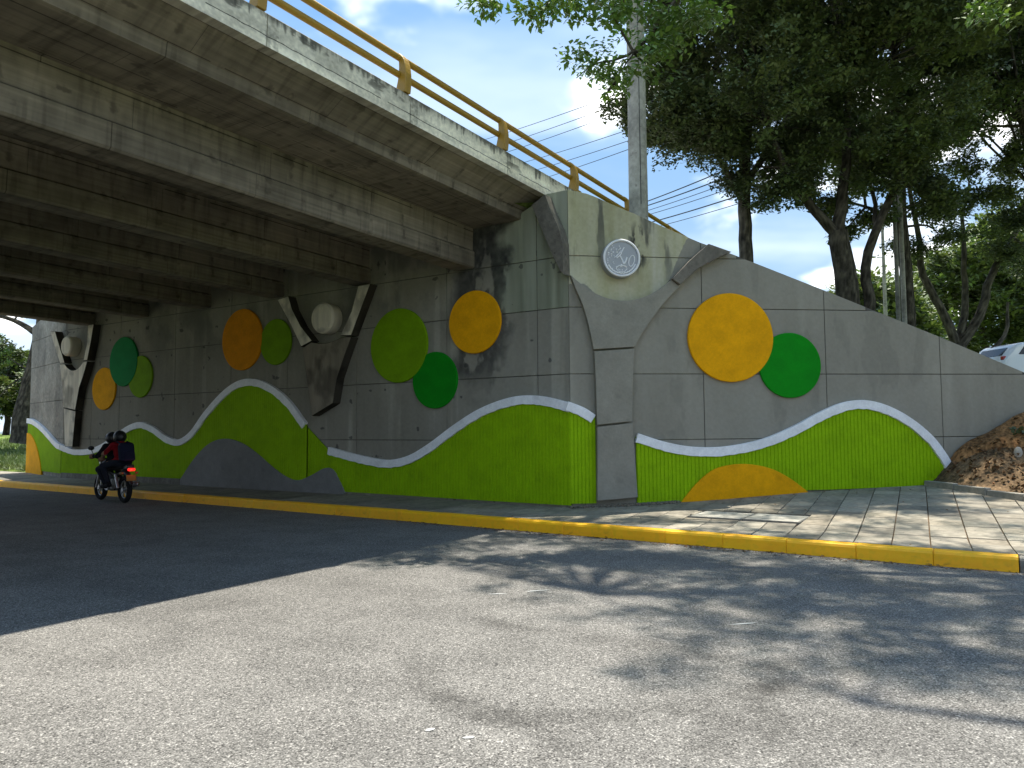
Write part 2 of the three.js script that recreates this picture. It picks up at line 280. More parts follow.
// ground, road
struct('ground', gridMesh(40, 40, (u, v) => [mix(-350, 350, u), -0.12, mix(-420, 150, v)]), M.grass);
{
  const skidsAndShadows = [[[-0.28, -6.26], [0.35, -5.77], [0.93, -5.54], [1.42, -5.22], [1.65, -5.06]], [[-0.68, -5.21], [-0.52, -4.62], [-0.19, -4.27], [0.25, -4.17], [0.94, -4.30], [1.49, -4.58], [2.24, -4.89]], [[0.87, -3.56], [1.11, -4.06], [1.42, -4.51], [1.88, -5.14]], [[1.49, -4.58], [1.41, -4.12], [1.33, -3.55]], [[-0.38, -4.45], [0.03, -4.07], [0.23, -3.82]]].map((p) => smoothLine(p, 60));  // tyre arcs, plus straight branch shadow lines painted into the road colour
  const col = (X, Z) => {
    const n = fb(X * 0.35, Z * 0.35, 5, 201), m = fb(X * 1.7, Z * 1.7, 4, 202), [kx, kz] = FK.from(X, Z), w = fb(kx * 0.12, kz * 0.9, 4, 203);
    let g = 0.92 + (n - 0.5) * 0.34 + (m - 0.5) * 0.16 + (w - 0.5) * 0.2;
    for (const s of skidsAndShadows) { let d = 9; for (const [a, b] of s) d = Math.min(d, Math.hypot(X - a, Z - b)); const e = fb(X * 5, Z * 5, 3, 204); g *= 1 - 0.27 * sm(0.17, 0.05, d) * sm(0.2, 0.6, e); }
    const dirt = sm(0.7, 0.05, kz + 0.5 * (m - 0.3)) * sm(0.35, 0.6, m) * 0.3; 
    return [mix(g, 0.98, dirt), mix(g, 0.86, dirt), mix(g, 0.68, dirt)];
  };
  const near = gridMesh(260, 190, (u, v) => { const [X, Z] = FK.to(mix(-14, 8, u), mix(-0.02, 16, v)); return [X, 0, Z]; }, 1, col);
  const left = gridMesh(90, 40, (u, v) => { const [X, Z] = FK.to(mix(-90, -14, u), mix(-0.02, 17.6, v)); return [X, 0, Z]; }, 1, col);
  const rest = gridMesh(40, 10, (u, v) => { const [X, Z] = FK.to(mix(-14, 8, u), mix(16, 17.6, v)); return [X, 0, Z]; }, 1, col);
  const right = gridMesh(40, 30, (u, v) => { const [X, Z] = FK.to(mix(8, 60, u), mix(-0.02, 17.6, v)); return [X, 0, Z]; }, 1, col);
  struct('road', mergeGeometries([near, left, rest, right]), M.asphalt);
}
{ // worn flecks of old white road paint
  const road = scene.getObjectByName('road'), r = rng(66), fm = std({ map: paintMap, color: lin(0.55, 0.55, 0.52), roughness: 0.9 });
  for (const [[X, Z], a, b] of [[[-0.14, -7.21], 0.2, 0.025], [[0.23, -7.33], 0.22, 0.03], [[1.86, -6.07], 0.26, 0.03], [[-0.45, -4.02], 0.05, 0.03], [[-0.24, -3.92], 0.06, 0.03]]) { const p = []; for (let k = 0; k < 11; k++) { const t = k / 11 * 6.283, q = 0.7 + 0.6 * r(); p.push([a * 0.5 * q * Math.cos(t), b * 0.5 * q * Math.sin(t) + a * 0.12 * Math.cos(t)]); } const g = new THREE.ShapeGeometry(shapeOf(p)); g.rotateX(-Math.PI / 2); const m = part('paint_fleck', g, fm, road); m.position.set(X, 0.004, Z); m.rotation.y = 0.3 * (r() - 0.5); }
}
// pavement: bedding sheet, large cast slabs under the bridge, small square flags outside
const pavement = struct('pavement', mergeGeometries([
  gridMesh(60, 30, (u, v) => { const x = mix(-9, 7, u), z = mix(-0.14, -7.6, v), [X, Z] = FK.to(x, z); return [X, walk(x, z) - 0.028, Z]; }),
  gridMesh(4, 4, (u, v) => { const x = mix(-70, -9, u), z = mix(-0.14, -2.6, v), [X, Z] = FK.to(x, z); return [X, 0.142, Z]; })]), M.soil);
const EDGE = [[7.72, -13.9], [7.9, -12.88], [8.1, -11.6], [8.3, -9.5], [8.6, -6.5]];
const edgeX = (Z) => { for (let i = 1; i < EDGE.length; i++) if (Z <= EDGE[i][1]) return mix(EDGE[i - 1][0], EDGE[i][0], (Z - EDGE[i - 1][1]) / (EDGE[i][1] - EDGE[i - 1][1])); return 8.6; };
const coverBox = { x0: -4.20, x1: -2.56, z0: -2.24, z1: -1.42 };
{
  const TT = -28.7 * Math.PI / 180, FT = frame(K0, TT), r = rng(5), q = 0.41, hq = q / 2 - 0.006;
  const shapes = [0, 1, 2].map((k) => { const g = new RoundedBoxGeometry(2 * hq, 0.03, 2 * hq, 1, 0.005); uvBox(g); const uv = g.attributes.uv; for (let i = 0; i < uv.count; i++) uv.setXY(i, uv.getX(i) + k * 1.3, uv.getY(i) + k * 0.7); return g; });
  const clip = (poly, f) => { const o = []; poly.forEach((a, i) => { const b = poly[(i + 1) % poly.length], fa = f(a), fb2 = f(b); if (fa >= 0) o.push(a); if (fa * fb2 < 0) { const t = fa / (fa - fb2); o.push([mix(a[0], b[0], t), mix(a[1], b[1], t)]); } }); return o; };
  for (let j = -10; j < 22; j++) for (let i = -40; i < 14; i++) {
    const cx = q * (i + 0.5), cz = -q * (j + 0.5), W = (p) => FT.to(cx + p[0], cz + p[1]), kz = (p) => FK.from(...W(p))[1], kx = (p) => FK.from(...W(p))[0];
    const box = [[-hq, -hq], [hq, -hq], [hq, hq], [-hq, hq]], [X, Z] = W([0, 0]), [px, pz] = FK.from(X, Z);
    if (px < -8.6 || px > 3.4 || pz > 0.3 || pz < -7.6) continue;
    const dw = FW.from(X, Z)[1], da = FA.from(X, Z)[1]; if (dw < -0.35 && da < -0.35) continue;
    let poly = clip(clip(box, (p) => -0.172 - kz(p)), (p) => 8.33 + kx(p));
    poly = clip(poly, (p) => edgeX(W(p)[1]) - 0.06 - W(p)[0]);
    const wallD = (p) => Math.max(FW.from(...W(p))[1], FA.from(...W(p))[1]) - 0.10; poly = clip(poly, wallD);
    if (px > coverBox.x0 - 0.3 && px < coverBox.x1 + 0.3 && pz > coverBox.z0 - 0.3 && pz < coverBox.z1 + 0.3) {      // cut round the covers: keep the part past the nearest side
      const over = [[coverBox.x0 - px, (p) => coverBox.x0 - 0.005 - kx(p)], [px - coverBox.x1, (p) => kx(p) - coverBox.x1 - 0.005], [coverBox.z0 - pz, (p) => coverBox.z0 - 0.005 - kz(p)], [pz - coverBox.z1, (p) => kz(p) - coverBox.z1 - 0.005]].sort((a, b) => b[0] - a[0]);
      poly = clip(poly, over[0][1]);
    }
    let area = 0; poly.forEach((a, k) => { const b = poly[(k + 1) % poly.length]; area += a[0] * b[1] - b[0] * a[1]; }); area = Math.abs(area) / 2; if (poly.length < 3 || area < 0.004) continue;
    let g = shapes[Math.floor(r() * 3)]; if (area < 4 * hq * hq - 1e-4) { g = new THREE.ExtrudeGeometry(shapeOf(poly.map(([a, b]) => [a, -b])), { depth: 0.03, bevelEnabled: false }); g.rotateX(-Math.PI / 2); g.translate(0, -0.015, 0); uvBox(g); }
    const t = part('paving_flag', g, slabMats[Math.floor(r() * 5)], pavement), e = 0.2, at = (a, b) => { const [A1, B1] = W([a, b]); return walkAt(A1, B1); };
    t.position.set(X, walk(px, pz) - 0.014 + (r() - 0.5) * 0.007, Z); t.rotation.order = 'YXZ'; t.rotation.set(-Math.atan((at(0, e) - at(0, -e)) / (2 * e)) + (r() - 0.5) * 0.012, TT, Math.atan((at(e, 0) - at(-e, 0)) / (2 * e)) + (r() - 0.5) * 0.012);
  }
  for (let i = 0; i < 22; i++) {
    const x = -8.35 - 2.0 * (i + 0.5), g = new RoundedBoxGeometry(1.985, 0.03, 2.2, 1, 0.006); uvBox(g);
    const [X, Z] = FK.to(x, -1.27), t = part('cast_slab', g, slabMats[i % 3], pavement); t.position.set(X, 0.158 + (r() - 0.5) * 0.004, Z); t.rotation.y = TK;
  }
}
// kerb of painted blocks
{
  const kerb = new THREE.Group(); kerb.name = 'kerb'; kerb.userData = { kind: 'structure' }; kerb.position.set(K0.x, 0, K0.y); kerb.rotation.y = TK; scene.add(kerb);
  const r = rng(11), prof = [[0, -0.05], [0.0, 0.135], [-0.012, 0.162], [-0.035, 0.172], [-0.16, 0.172], [-0.16, -0.05]];
  const variants = [0, 1, 2, 3, 4, 5].map((k) => {
    const L = 0.796, g = new THREE.ExtrudeGeometry(shapeOf(prof), { depth: L - 0.012, bevelEnabled: true, bevelThickness: 0.006, bevelSize: 0.005, bevelOffset: -0.005, bevelSegments: 1 });
    g.rotateY(Math.PI / 2);                          // profile x -> -z, extrusion -> x
    const p = g.attributes.position, n = g.attributes.normal, uv = g.attributes.uv;
    for (let i = 0; i < p.count; i++) uv.setXY(i, p.getX(i) + k * 1.07, n.getY(i) > 0.6 ? 0.22 + 0.5 * p.getZ(i) : p.getY(i));
    g.scale(1, 1, -1); const ix = g.index; if (ix) for (let i = 0; i < ix.count; i += 3) { const a = ix.getX(i); ix.setX(i, ix.getX(i + 1)); ix.setX(i + 1, a); } else for (const at of Object.values(g.attributes)) { const s = at.itemSize, d = at.array; for (let i = 0; i < at.count; i += 3) for (let c = 0; c < s; c++) { const a = d[i * s + c]; d[i * s + c] = d[(i + 1) * s + c]; d[(i + 1) * s + c] = a; } }
    g.computeVertexNormals(); return g;
  });
  for (let i = 0; i < 75; i++) {
    const b = part('kerb_block', variants[i % 6], M.kerb, kerb); b.position.set(-0.1 - 0.8 * (i + 1) + 0.1, (r() - 0.5) * 0.008, (r() - 0.5) * 0.010); b.rotation.y = (r() - 0.5) * 0.006;
  }
  for (let i = 0; i < 4; i++) { const b = part('kerb_block', variants[i], M.concreteDark, kerb); b.position.set(0.006 + 0.8 * i, -0.01, -0.012); b.userData.label = 'bare grey kerb block without yellow paint'; }
}
// utility covers in the pavement
for (const [i, lb] of [[0, 'pale concrete utility cover in the pavement, the one closer to the wall leg'], [1, 'pale concrete utility cover in the pavement, the one further along the kerb']]) {
  const w = 0.81, cx = coverBox.x0 + 0.82 * (i + 0.5), cz = (coverBox.z0 + coverBox.z1) / 2, [X, Z] = FK.to(cx, cz), t = thing('utility_cover', lb, 'cover', [X, walk(cx, cz) - 0.02, Z], TK, 'utility covers in the pavement');
  const g = new RoundedBoxGeometry(w - 0.05, 0.034, 0.75, 1, 0.006); uvBox(g); g.translate(0, 0.008, 0); part('cover_slab', g, M.concretePale, t);
  part('cover_frame', mergeGeometries([boxAt(w, 0.03, 0.022, 0, 0.004, 0.39), boxAt(w, 0.03, 0.022, 0, 0.004, -0.39), boxAt(0.02, 0.03, 0.756, -w / 2 + 0.01, 0.004, 0), boxAt(0.02, 0.03, 0.756, w / 2 - 0.01, 0.004, 0)]), M.concreteDark, t);
}

// ---------------------------------------------------------------- mural walls
const ROWS = [0.15, 1.35, 2.54, 3.745, 4.68, 6.2];
function panels(parent, cols, rows, topFn, mat, uvShift) {
  for (let j = 0; j < rows.length - 1; j++) for (let i = 0; i < cols.length - 1; i++) {
    const x0 = cols[i] + 0.007, x1 = cols[i + 1] - 0.007, y0 = rows[j] + 0.007, y1 = rows[j + 1] - 0.007, n = 14, up = [];
    for (let k = 0; k <= n; k++) { const x = mix(x0, x1, k / n); up.push([x, Math.min(y1, topFn(x))]); }
    const keep = up.filter((p) => p[1] > y0 + 0.02); if (keep.length < 2) continue;
    const flat = keep.every((p) => Math.abs(p[1] - keep[0][1]) < 1e-6), line = flat ? [keep[0], keep[keep.length - 1]] : keep;
    const pts = [[line[0][0], y0], [line[line.length - 1][0], y0], ...line.reverse()];
    const g = slab(pts, -0.02, 0, 0.004), uv = g.attributes.uv; for (let k = 0; k < uv.count; k++) uv.setXY(k, uv.getX(k) + uvShift, uv.getY(k));
    part('wall_panel', g, mat, parent);
  }
}
function ribs(parent, x0, x1, topFn, botFn, mat, z = 0.035) {          // upright ribbed boarding
  const P = 0.072, pos = [], nor = [], idx = [], uv = [], n = Math.max(2, Math.round((x1 - x0) / P)), p = (x1 - x0) / n;
  const prof = [[0, 0], [0.12, 0.0], [0.22, 0.013], [0.88, 0.013], [0.98, 0]];
  const xs = []; for (let i = 0; i < n; i++) for (const [a, d] of prof) xs.push([x0 + (i + a) * p, z + d]); xs.push([x1, z]);
  for (let i = 0; i < xs.length - 1; i++) {
    const [xa, za] = xs[i], [xb, zb] = xs[i + 1], L = Math.hypot(xb - xa, zb - za), nx = -(zb - za) / L, nz = (xb - xa) / L, q = pos.length / 3;
    for (const [x, zz] of [[xa, za], [xb, zb]]) { for (const y of [botFn(x), Math.max(botFn(x) + 0.005, topFn(x))]) { pos.push(x, y, zz); nor.push(nx, 0, nz); uv.push(x, y); } }
    idx.push(q, q + 2, q + 1, q + 1, q + 2, q + 3);
    const t = pos.length / 3; for (const [x, zz] of [[xa, za], [xb, zb], [xb, 0], [xa, 0]]) { pos.push(x, Math.max(botFn(x) + 0.005, topFn(x)), zz); nor.push(0, 1, 0); uv.push(x, zz); } idx.push(t, t + 1, t + 2, t, t + 2, t + 3);
  }
  for (const [x, s] of [[x0, -1], [x1, 1]]) { const t = pos.length / 3, a = botFn(x), b = Math.max(a + 0.005, topFn(x)); for (const [y, zz] of [[a, 0], [a, z], [b, z], [b, 0]]) { pos.push(x, y, zz); nor.push(s, 0, 0); uv.push(zz, y); } idx.push(t, t + 1, t + 2, t, t + 2, t + 3); }
  const g = new THREE.BufferGeometry(); g.setAttribute('position', new THREE.Float32BufferAttribute(pos, 3)); g.setAttribute('normal', new THREE.Float32BufferAttribute(nor, 3)); g.setAttribute('uv', new THREE.Float32BufferAttribute(uv, 2)); g.setIndex(idx);
  return part('ribbed_boarding', g, mat, parent);
}
const lookup = (line) => { const l = [...line].sort((a, b) => a[0] - b[0]); return (x) => { if (x <= l[0][0]) return l[0][1]; for (let i = 1; i < l.length; i++) if (x <= l[i][0]) return mix(l[i - 1][1], l[i][1], (x - l[i - 1][0]) / (l[i][0] - l[i - 1][0] + 1e-9)); return l[l.length - 1][1]; }; };
function band(parent, line, th, z1, mat, seed) {       // white wave trim: upper edge given, thickness measured square to it, slightly uneven
  const r = rng(seed), lo = [], n = line.length; 
  for (let i = 0; i < n; i++) { const a = line[Math.max(0, i - 1)], b = line[Math.min(n - 1, i + 1)], L = Math.hypot(b[0] - a[0], b[1] - a[1]), s = b[0] > a[0] ? 1 : -1, w = th * (1 + (r() - 0.5) * 0.09); lo.push([line[i][0] + s * (b[1] - a[1]) / L * w, line[i][1] - s * (b[0] - a[0]) / L * w]); }
  part('wave_trim', slab([...line, ...lo.reverse()], 0.0, z1, 0.008), mat, parent);
}
const wavW = smoothLine([[1.22, 1.47], [1.65, 1.33], [2.1, 1.235], [2.55, 1.205], [2.96, 1.23], [3.54, 1.34], [4.13, 1.56], [4.73, 1.85], [5.13, 2.0], [5.53, 2.05], [5.93, 1.98], [6.43, 1.75], [6.93, 1.36], [7.22, 0.98], [7.33, 0.78]], 80);
const wavW0 = smoothLine([[-0.043, 2.045], [0.25, 1.93], [0.45, 1.80]], 8);
const wavA1 = smoothLine([[0.043, 2.02], [-0.51, 2.15], [-0.94, 2.18], [-1.38, 2.12], [-1.96, 1.94], [-2.56, 1.64], [-3.19, 1.27], [-3.72, 1.03], [-4.26, 0.94], [-4.97, 1.01], [-5.56, 1.11], [-5.99, 1.19]], 70);
const wavA2 = smoothLine([[-6.73, 1.73], [-7.27, 2.24], [-7.78, 2.56], [-8.31, 2.76], [-8.79, 2.82], [-9.2, 2.76], [-9.7, 2.55], [-10.44, 2.05], [-11.05, 1.53], [-11.52, 1.35], [-12.01, 1.42], [-12.7, 1.70], [-13.29, 1.82], [-13.8, 1.74], [-14.41, 1.52], [-15.15, 1.22], [-15.82, 1.07], [-16.74, 1.05], [-17.48, 1.18]], 110);

const wing = thing('wing_wall', 'grey panelled wing wall with sloping top and green wave, beside the paved pavement', 'wall', [A.x, 0, A.y], TW);
{
  const top = []; for (let i = 0; i <= 40; i++) { const x = mix(0.0, 12.5, i / 40); top.push([x, wingTop(x)]); }
  part('wall_core', slab([[0.0, -0.3], [12.5, -0.3], ...top.reverse()], -0.45, -0.02), M.core, wing);
  // coping faces butt on the panels, so the panels stop 6 mm short of the core's top
  panels(wing, [0.0, 0.015, 2.49, 4.875, 7.195, 9.6, 12.5].filter((x) => x !== 0.015), ROWS, (x) => wingTop(x) - 0.004, M.wing, 0);
  const cap = []; const up = []; for (let i = 0; i <= 40; i++) { const x = mix(0.0, 12.5, i / 40); up.push([x, wingTop(x)]); cap.push([x, wingTop(x) + 0.012]); }
  const tw = lookup(wavW), tw0 = lookup(wavW0), base = (x) => 0.2 + 0.20 * sm(1.8, 4.6, x) + 0.04 * sm(4.6, 7, x);
  ribs(wing, -0.02, 0.45, (x) => tw0(x) - 0.05, () => 0.24, M.cladding);
  ribs(wing, 1.19, 7.16, (x) => tw(x) - 0.06 - 0.10 * sm(6.6, 7.2, x), base, M.cladding);
  band(wing, wavW0, 0.17, 0.09, M.white, 3); band(wing, wavW, 0.165, 0.09, M.white, 4);
  const ym = smoothLine([[1.96, 0.19], [2.28, 0.55], [2.61, 0.80], [2.95, 0.885], [3.3, 0.89], [3.72, 0.80], [4.1, 0.60], [4.42, 0.36]], 30);
  const hill = part('painted_hill', slab([...ym, [4.42, 0.28], [1.96, 0.15]], 0.03, 0.075, 0.006), M.yellow, wing); hill.userData.label = 'flat yellow hill at the foot of the green boarding';
}
const abut = thing('abutment_wall', 'long grey bridge abutment wall with rolling green and white mural under the overpass', 'wall', [A.x, 0, A.y], TA);
{
  const top = (x) => x > -0.5 ? 5.89 : x > -1.0 ? mix(5.83, 5.62, (-0.5 - x) / 0.5) : 5.5;
  part('wall_core', slab([[0, -0.3], [0, 5.89], [-0.46, 5.89], [-0.47, 5.80], [-0.99, 5.60], [-1.0, 5.50], [-17.5, 5.50], [-17.5, -0.3]], -1.2, -0.02), M.core, abut);
  const cols = [-17.5, -15.93, -14.45, -11.83, -9.5, -7.44, -5.22, -2.76, -0.66, 0];
  panels(abut, cols, ROWS, (x) => Math.min(top(x) - 0.004, x > -1.05 ? 9 : 5.49), M.abut, 0);
  const t1 = lookup(wavA1), t2 = lookup(wavA2);
  ribs(abut, -5.99, 0.02, (x) => t1(x) - 0.06, (x) => 0.21 + 0.02 * sm(-1, -6, x), M.cladding);
  ribs(abut, -6.72, -6.0, (x) => mix(1.73, 1.19, (x + 6.72) / 0.72) - 0.1, () => 0.24, M.cladding, 0.012);
  ribs(abut, -17.48, -6.73, (x) => t2(x) - 0.06, () => 0.33, M.cladding);
  band(abut, wavA1, 0.165, 0.09, M.white, 5); band(abut, wavA2, 0.17, 0.09, M.white, 6);
  const hl = smoothLine([[-11.42, 0.3], [-10.78, 0.9], [-10.19, 1.26], [-9.6, 1.37], [-8.97, 1.27], [-8.41, 1.03], [-7.87, 0.73], [-7.36, 0.5], [-6.98, 0.43], [-6.5, 0.57], [-6.09, 0.73], [-5.86, 0.70], [-5.66, 0.46], [-5.48, 0.2]], 50);
  const hill = part('painted_hill', slab([...hl, [-5.6, 0.13], [-11.42, 0.13]], 0.03, 0.08, 0.006), M.greyPaint, abut); hill.userData.label = 'flat grey hill at the foot of the green boarding';
  part('wall_plinth', mergeGeometries([boxAt(6.0, 0.5, 0.05, -14.48, 0.075, 0.026)]), M.concreteDark, abut);
}
const farTurn = Math.PI / 2 - 45 * Math.PI / 180 - Math.PI;          // far wing: local x points back to the corner
const fwing = thing('far_wing_wall', 'short pale wing wall at the far end of the underpass with a yellow hill', 'wall', [FC.x, 0, FC.y], -Math.PI / 4);
{
  const top = (x) => 5.2 + 0.12 * (x + 4.2);
  part('wall_core', slab([[-4.2, -0.3], [0, -0.3], [0, 5.6], [-4.2, 5.1]], -0.45, -0.02), M.core, fwing);
  panels(fwing, [-4.2, -2.4, 0], ROWS, top, M.concrete, 0);
  const ln = smoothLine([[0, 1.18], [-0.5, 1.26], [-1.41, 1.52], [-2.3, 1.76], [-2.81, 1.87], [-3.5, 1.99], [-4.2, 2.03]], 24), lf = lookup(ln);
  ribs(fwing, -4.2, 0, (x) => lf(x) - 0.06, () => 0.3, M.cladding); band(fwing, ln, 0.17, 0.09, M.white, 7);
  const yl = smoothLine([[-4.2, 1.53], [-3.8, 1.5], [-3.28, 1.33], [-2.7, 0.95], [-2.3, 0.5], [-2.15, 0.17]], 20);
  const hill = part('painted_hill', slab([...yl, [-4.2, 0.17]], 0.03, 0.075, 0.006), M.yellow, fwing); hill.userData.label = 'flat yellow quarter hill at the end of the wall';
}
// painted discs
function disc(w, x, y, r, mat, label, z1 = 0.055) {
  const P = [[0, 0], [r - 0.004, 0], [r, 0.006], [r, z1 - 0.012], [r - 0.012, z1], [0, z1]].map((p) => new THREE.Vector2(...p));
  const g = new THREE.LatheGeometry(P, 72); g.rotateX(Math.PI / 2); uvBox(toCreasedNormals(g, 0.5));
  const g2 = uvBox(toCreasedNormals(g, 0.5)); const [F, turn] = w === wing ? [FW, TW] : [FA, TA], [X, Z] = F.to(x, 0.004);
  const m = solo('mural_disc', g2, mat, label, 'disc', [X, y, Z], turn, 'painted discs on the mural walls'); return m;
}
disc(wing, 3.01, 3.21, 0.82, M.yellow, 'largest yellow disc, on the wing wall beside a dark green disc');
disc(wing, 4.15, 2.70, 0.605, M.green, 'dark green disc on the sloping wing wall, tucked under the large yellow disc', 0.045);
disc(abut, -2.05, 3.64, 0.615, M.yellow, 'yellow disc below the edge girder, next to black mould on the wall');
disc(abut, -3.99, 3.31, 0.775, M.lime, 'large lime green disc overlapping a dark green one under the bridge edge');
disc(abut, -3.04, 2.55, 0.57, M.green, 'dark green disc under the bridge, below and between the lime and yellow discs', 0.045);
disc(abut, -9.04, 3.79, 0.755, M.orange, 'deep orange disc in the shade above the tallest green wave');
disc(abut, -7.81, 3.65, 0.545, M.lime, 'lime disc beside the orange disc and the broken relief figure', 0.045);
disc(abut, -14.21, 3.53, 0.70, M.greenBlue, 'bluish green disc in the trio at the far end of the underpass');
disc(abut, -13.38, 3.07, 0.58, M.lime, 'lime disc in the far trio, above the motorcycle riders', 0.045);
disc(abut, -15.21, 2.80, 0.615, M.yellow, 'pale yellow disc in the far trio next to the whitish figure', 0.045);

// relief figures with raised arms
const neck = (l, r, dip, n = 12) => { const o = []; for (let i = 0; i <= n; i++) { const t = i / n; o.push([mix(l[0], r[0], t), mix(l[1], r[1], t) - dip * 4 * t * (1 - t)]); } return o; };
{
  const [X, Z] = [A.x, A.y], t = thing('relief_figure', 'tall grey relief figure with raised arms at the wall corner, under the silver medallion', 'relief', [X, 0, Z], TW, 'relief figures with raised arms');
  const left = smoothLine([[0.02, 4.30], [0.10, 4.08], [0.22, 3.80], [0.31, 3.50], [0.37, 3.24], [0.42, 2.97]], 14), right = smoothLine([[1.18, 3.02], [1.24, 3.14], [1.36, 3.33], [1.69, 3.77], [2.03, 4.13]], 14);
  part('torso', slab([...left, ...right, ...neck([1.88, 4.245], [0.02, 4.30], 0.42, 16)], 0.0, 0.12, 0.008), M.figureGrey, t);
  part('leg', slab([[0.43, 2.935], [1.16, 2.985], [1.12, 2.3], [1.10, 1.685], [0.46, 1.625], [0.45, 2.3]], 0, 0.13, 0.008), M.figureGrey, t);
  part('leg', slab([[0.46, 1.59], [1.10, 1.655], [1.17, 0.34], [0.44, 0.29]], 0, 0.15, 0.008), M.figureGrey, t);
  part('arm', slab([[1.87, 4.25], [2.22, 4.60], [2.57, 4.905], [3.0, 4.765], [2.76, 4.66], [2.36, 4.45], [2.02, 4.15]], 0, 0.20, 0.008), M.figureDark, t);
  const la = slab([[-0.62, 5.65], [-0.33, 5.80], [-0.22, 5.50], [-0.06, 5.16], [0.02, 4.87], [0.03, 4.30], [-0.03, 4.36], [-0.2, 4.68], [-0.42, 5.2]], 0.0, 0.24, 0.008);
  la.rotateY(TA - TW); part('arm', la, M.figureDark, t);
}
{
  const t = thing('relief_figure', 'stained relief figure with raised arms and broken foot in mid-wall shade', 'relief', [A.x, 0, A.y], TA, 'relief figures with raised arms');
  part('torso', slab([[-6.69, 3.42], [-6.40, 3.53], ...neck([-6.38, 3.53], [-5.48, 3.57], 0.07, 8).slice(1), [-5.17, 3.56], [-5.40, 3.1], [-5.59, 2.69], [-5.71, 2.15], [-6.36, 1.88], [-6.46, 2.3], [-6.54, 2.73], [-6.62, 3.1]], 0.0, 0.22, 0.01), [M.figureStained, M.figureSide], t);
  part('arm', slab([[-7.55, 4.60], [-7.17, 4.65], [-7.04, 4.33], [-6.75, 3.92], [-6.38, 3.56], [-6.73, 3.45], [-7.1, 4.0]], 0, 0.22, 0.01), [M.figurePale, M.figureSide], t);
  part('arm', slab([[-4.98, 4.64], [-4.62, 4.65], [-4.89, 4.13], [-5.17, 3.59], [-5.50, 3.61], [-5.17, 4.11]], 0, 0.22, 0.01), [M.figurePale, M.figureSide], t);
  const hp = [[0, 0], [0.33, 0], [0.345, 0.02], [0.345, 0.26], [0.31, 0.31], [0, 0.335]].map((p) => new THREE.Vector2(...p)); let g = new THREE.LatheGeometry(hp, 48); g.rotateX(Math.PI / 2); g = uvBox(toCreasedNormals(g, 0.6)); g.translate(-5.99, 4.03, 0.0); part('head', g, M.figurePale, t);
}
{
  const t = thing('relief_figure', 'whitish relief figure with raised arms at the far end of the underpass', 'relief', [A.x, 0, A.y], TA, 'relief figures with raised arms');
  part('torso', slab([[-17.35, 3.60], [-17.08, 3.60], ...neck([-17.08, 3.60], [-16.02, 3.61], 0.22, 10).slice(1), [-15.8, 3.61], [-16.0, 3.2], [-16.21, 2.86], [-16.40, 2.2], [-17.1, 2.3], [-17.17, 2.9]], 0, 0.22, 0.01), [M.figurePale, M.figureSide], t);
  part('leg', slab([[-17.09, 2.27], [-16.41, 2.17], [-16.54, 1.12], [-16.98, 1.12]], 0, 0.2, 0.01), [M.figurePale, M.figureSide], t);
  part('arm', slab([[-17.98, 4.66], [-17.70, 4.64], [-17.08, 3.64], [-17.34, 3.64], [-17.6, 4.0]], 0, 0.22, 0.01), [M.figurePale, M.figureSide], t);
  part('arm', slab([[-15.8, 4.68], [-15.5, 4.68], [-15.62, 4.2], [-15.8, 3.65], [-16.01, 3.65], [-15.85, 4.1]], 0, 0.22, 0.01), [M.figurePale, M.figureSide], t);
  const hp = [[0, 0], [0.29, 0], [0.30, 0.02], [0.30, 0.26], [0.27, 0.30], [0, 0.32]].map((p) => new THREE.Vector2(...p)); let g = new THREE.LatheGeometry(hp, 40); g.rotateX(Math.PI / 2); g = uvBox(toCreasedNormals(g, 0.6)); g.translate(-16.88, 4.13, 0); part('head', g, M.figurePale, t);
}
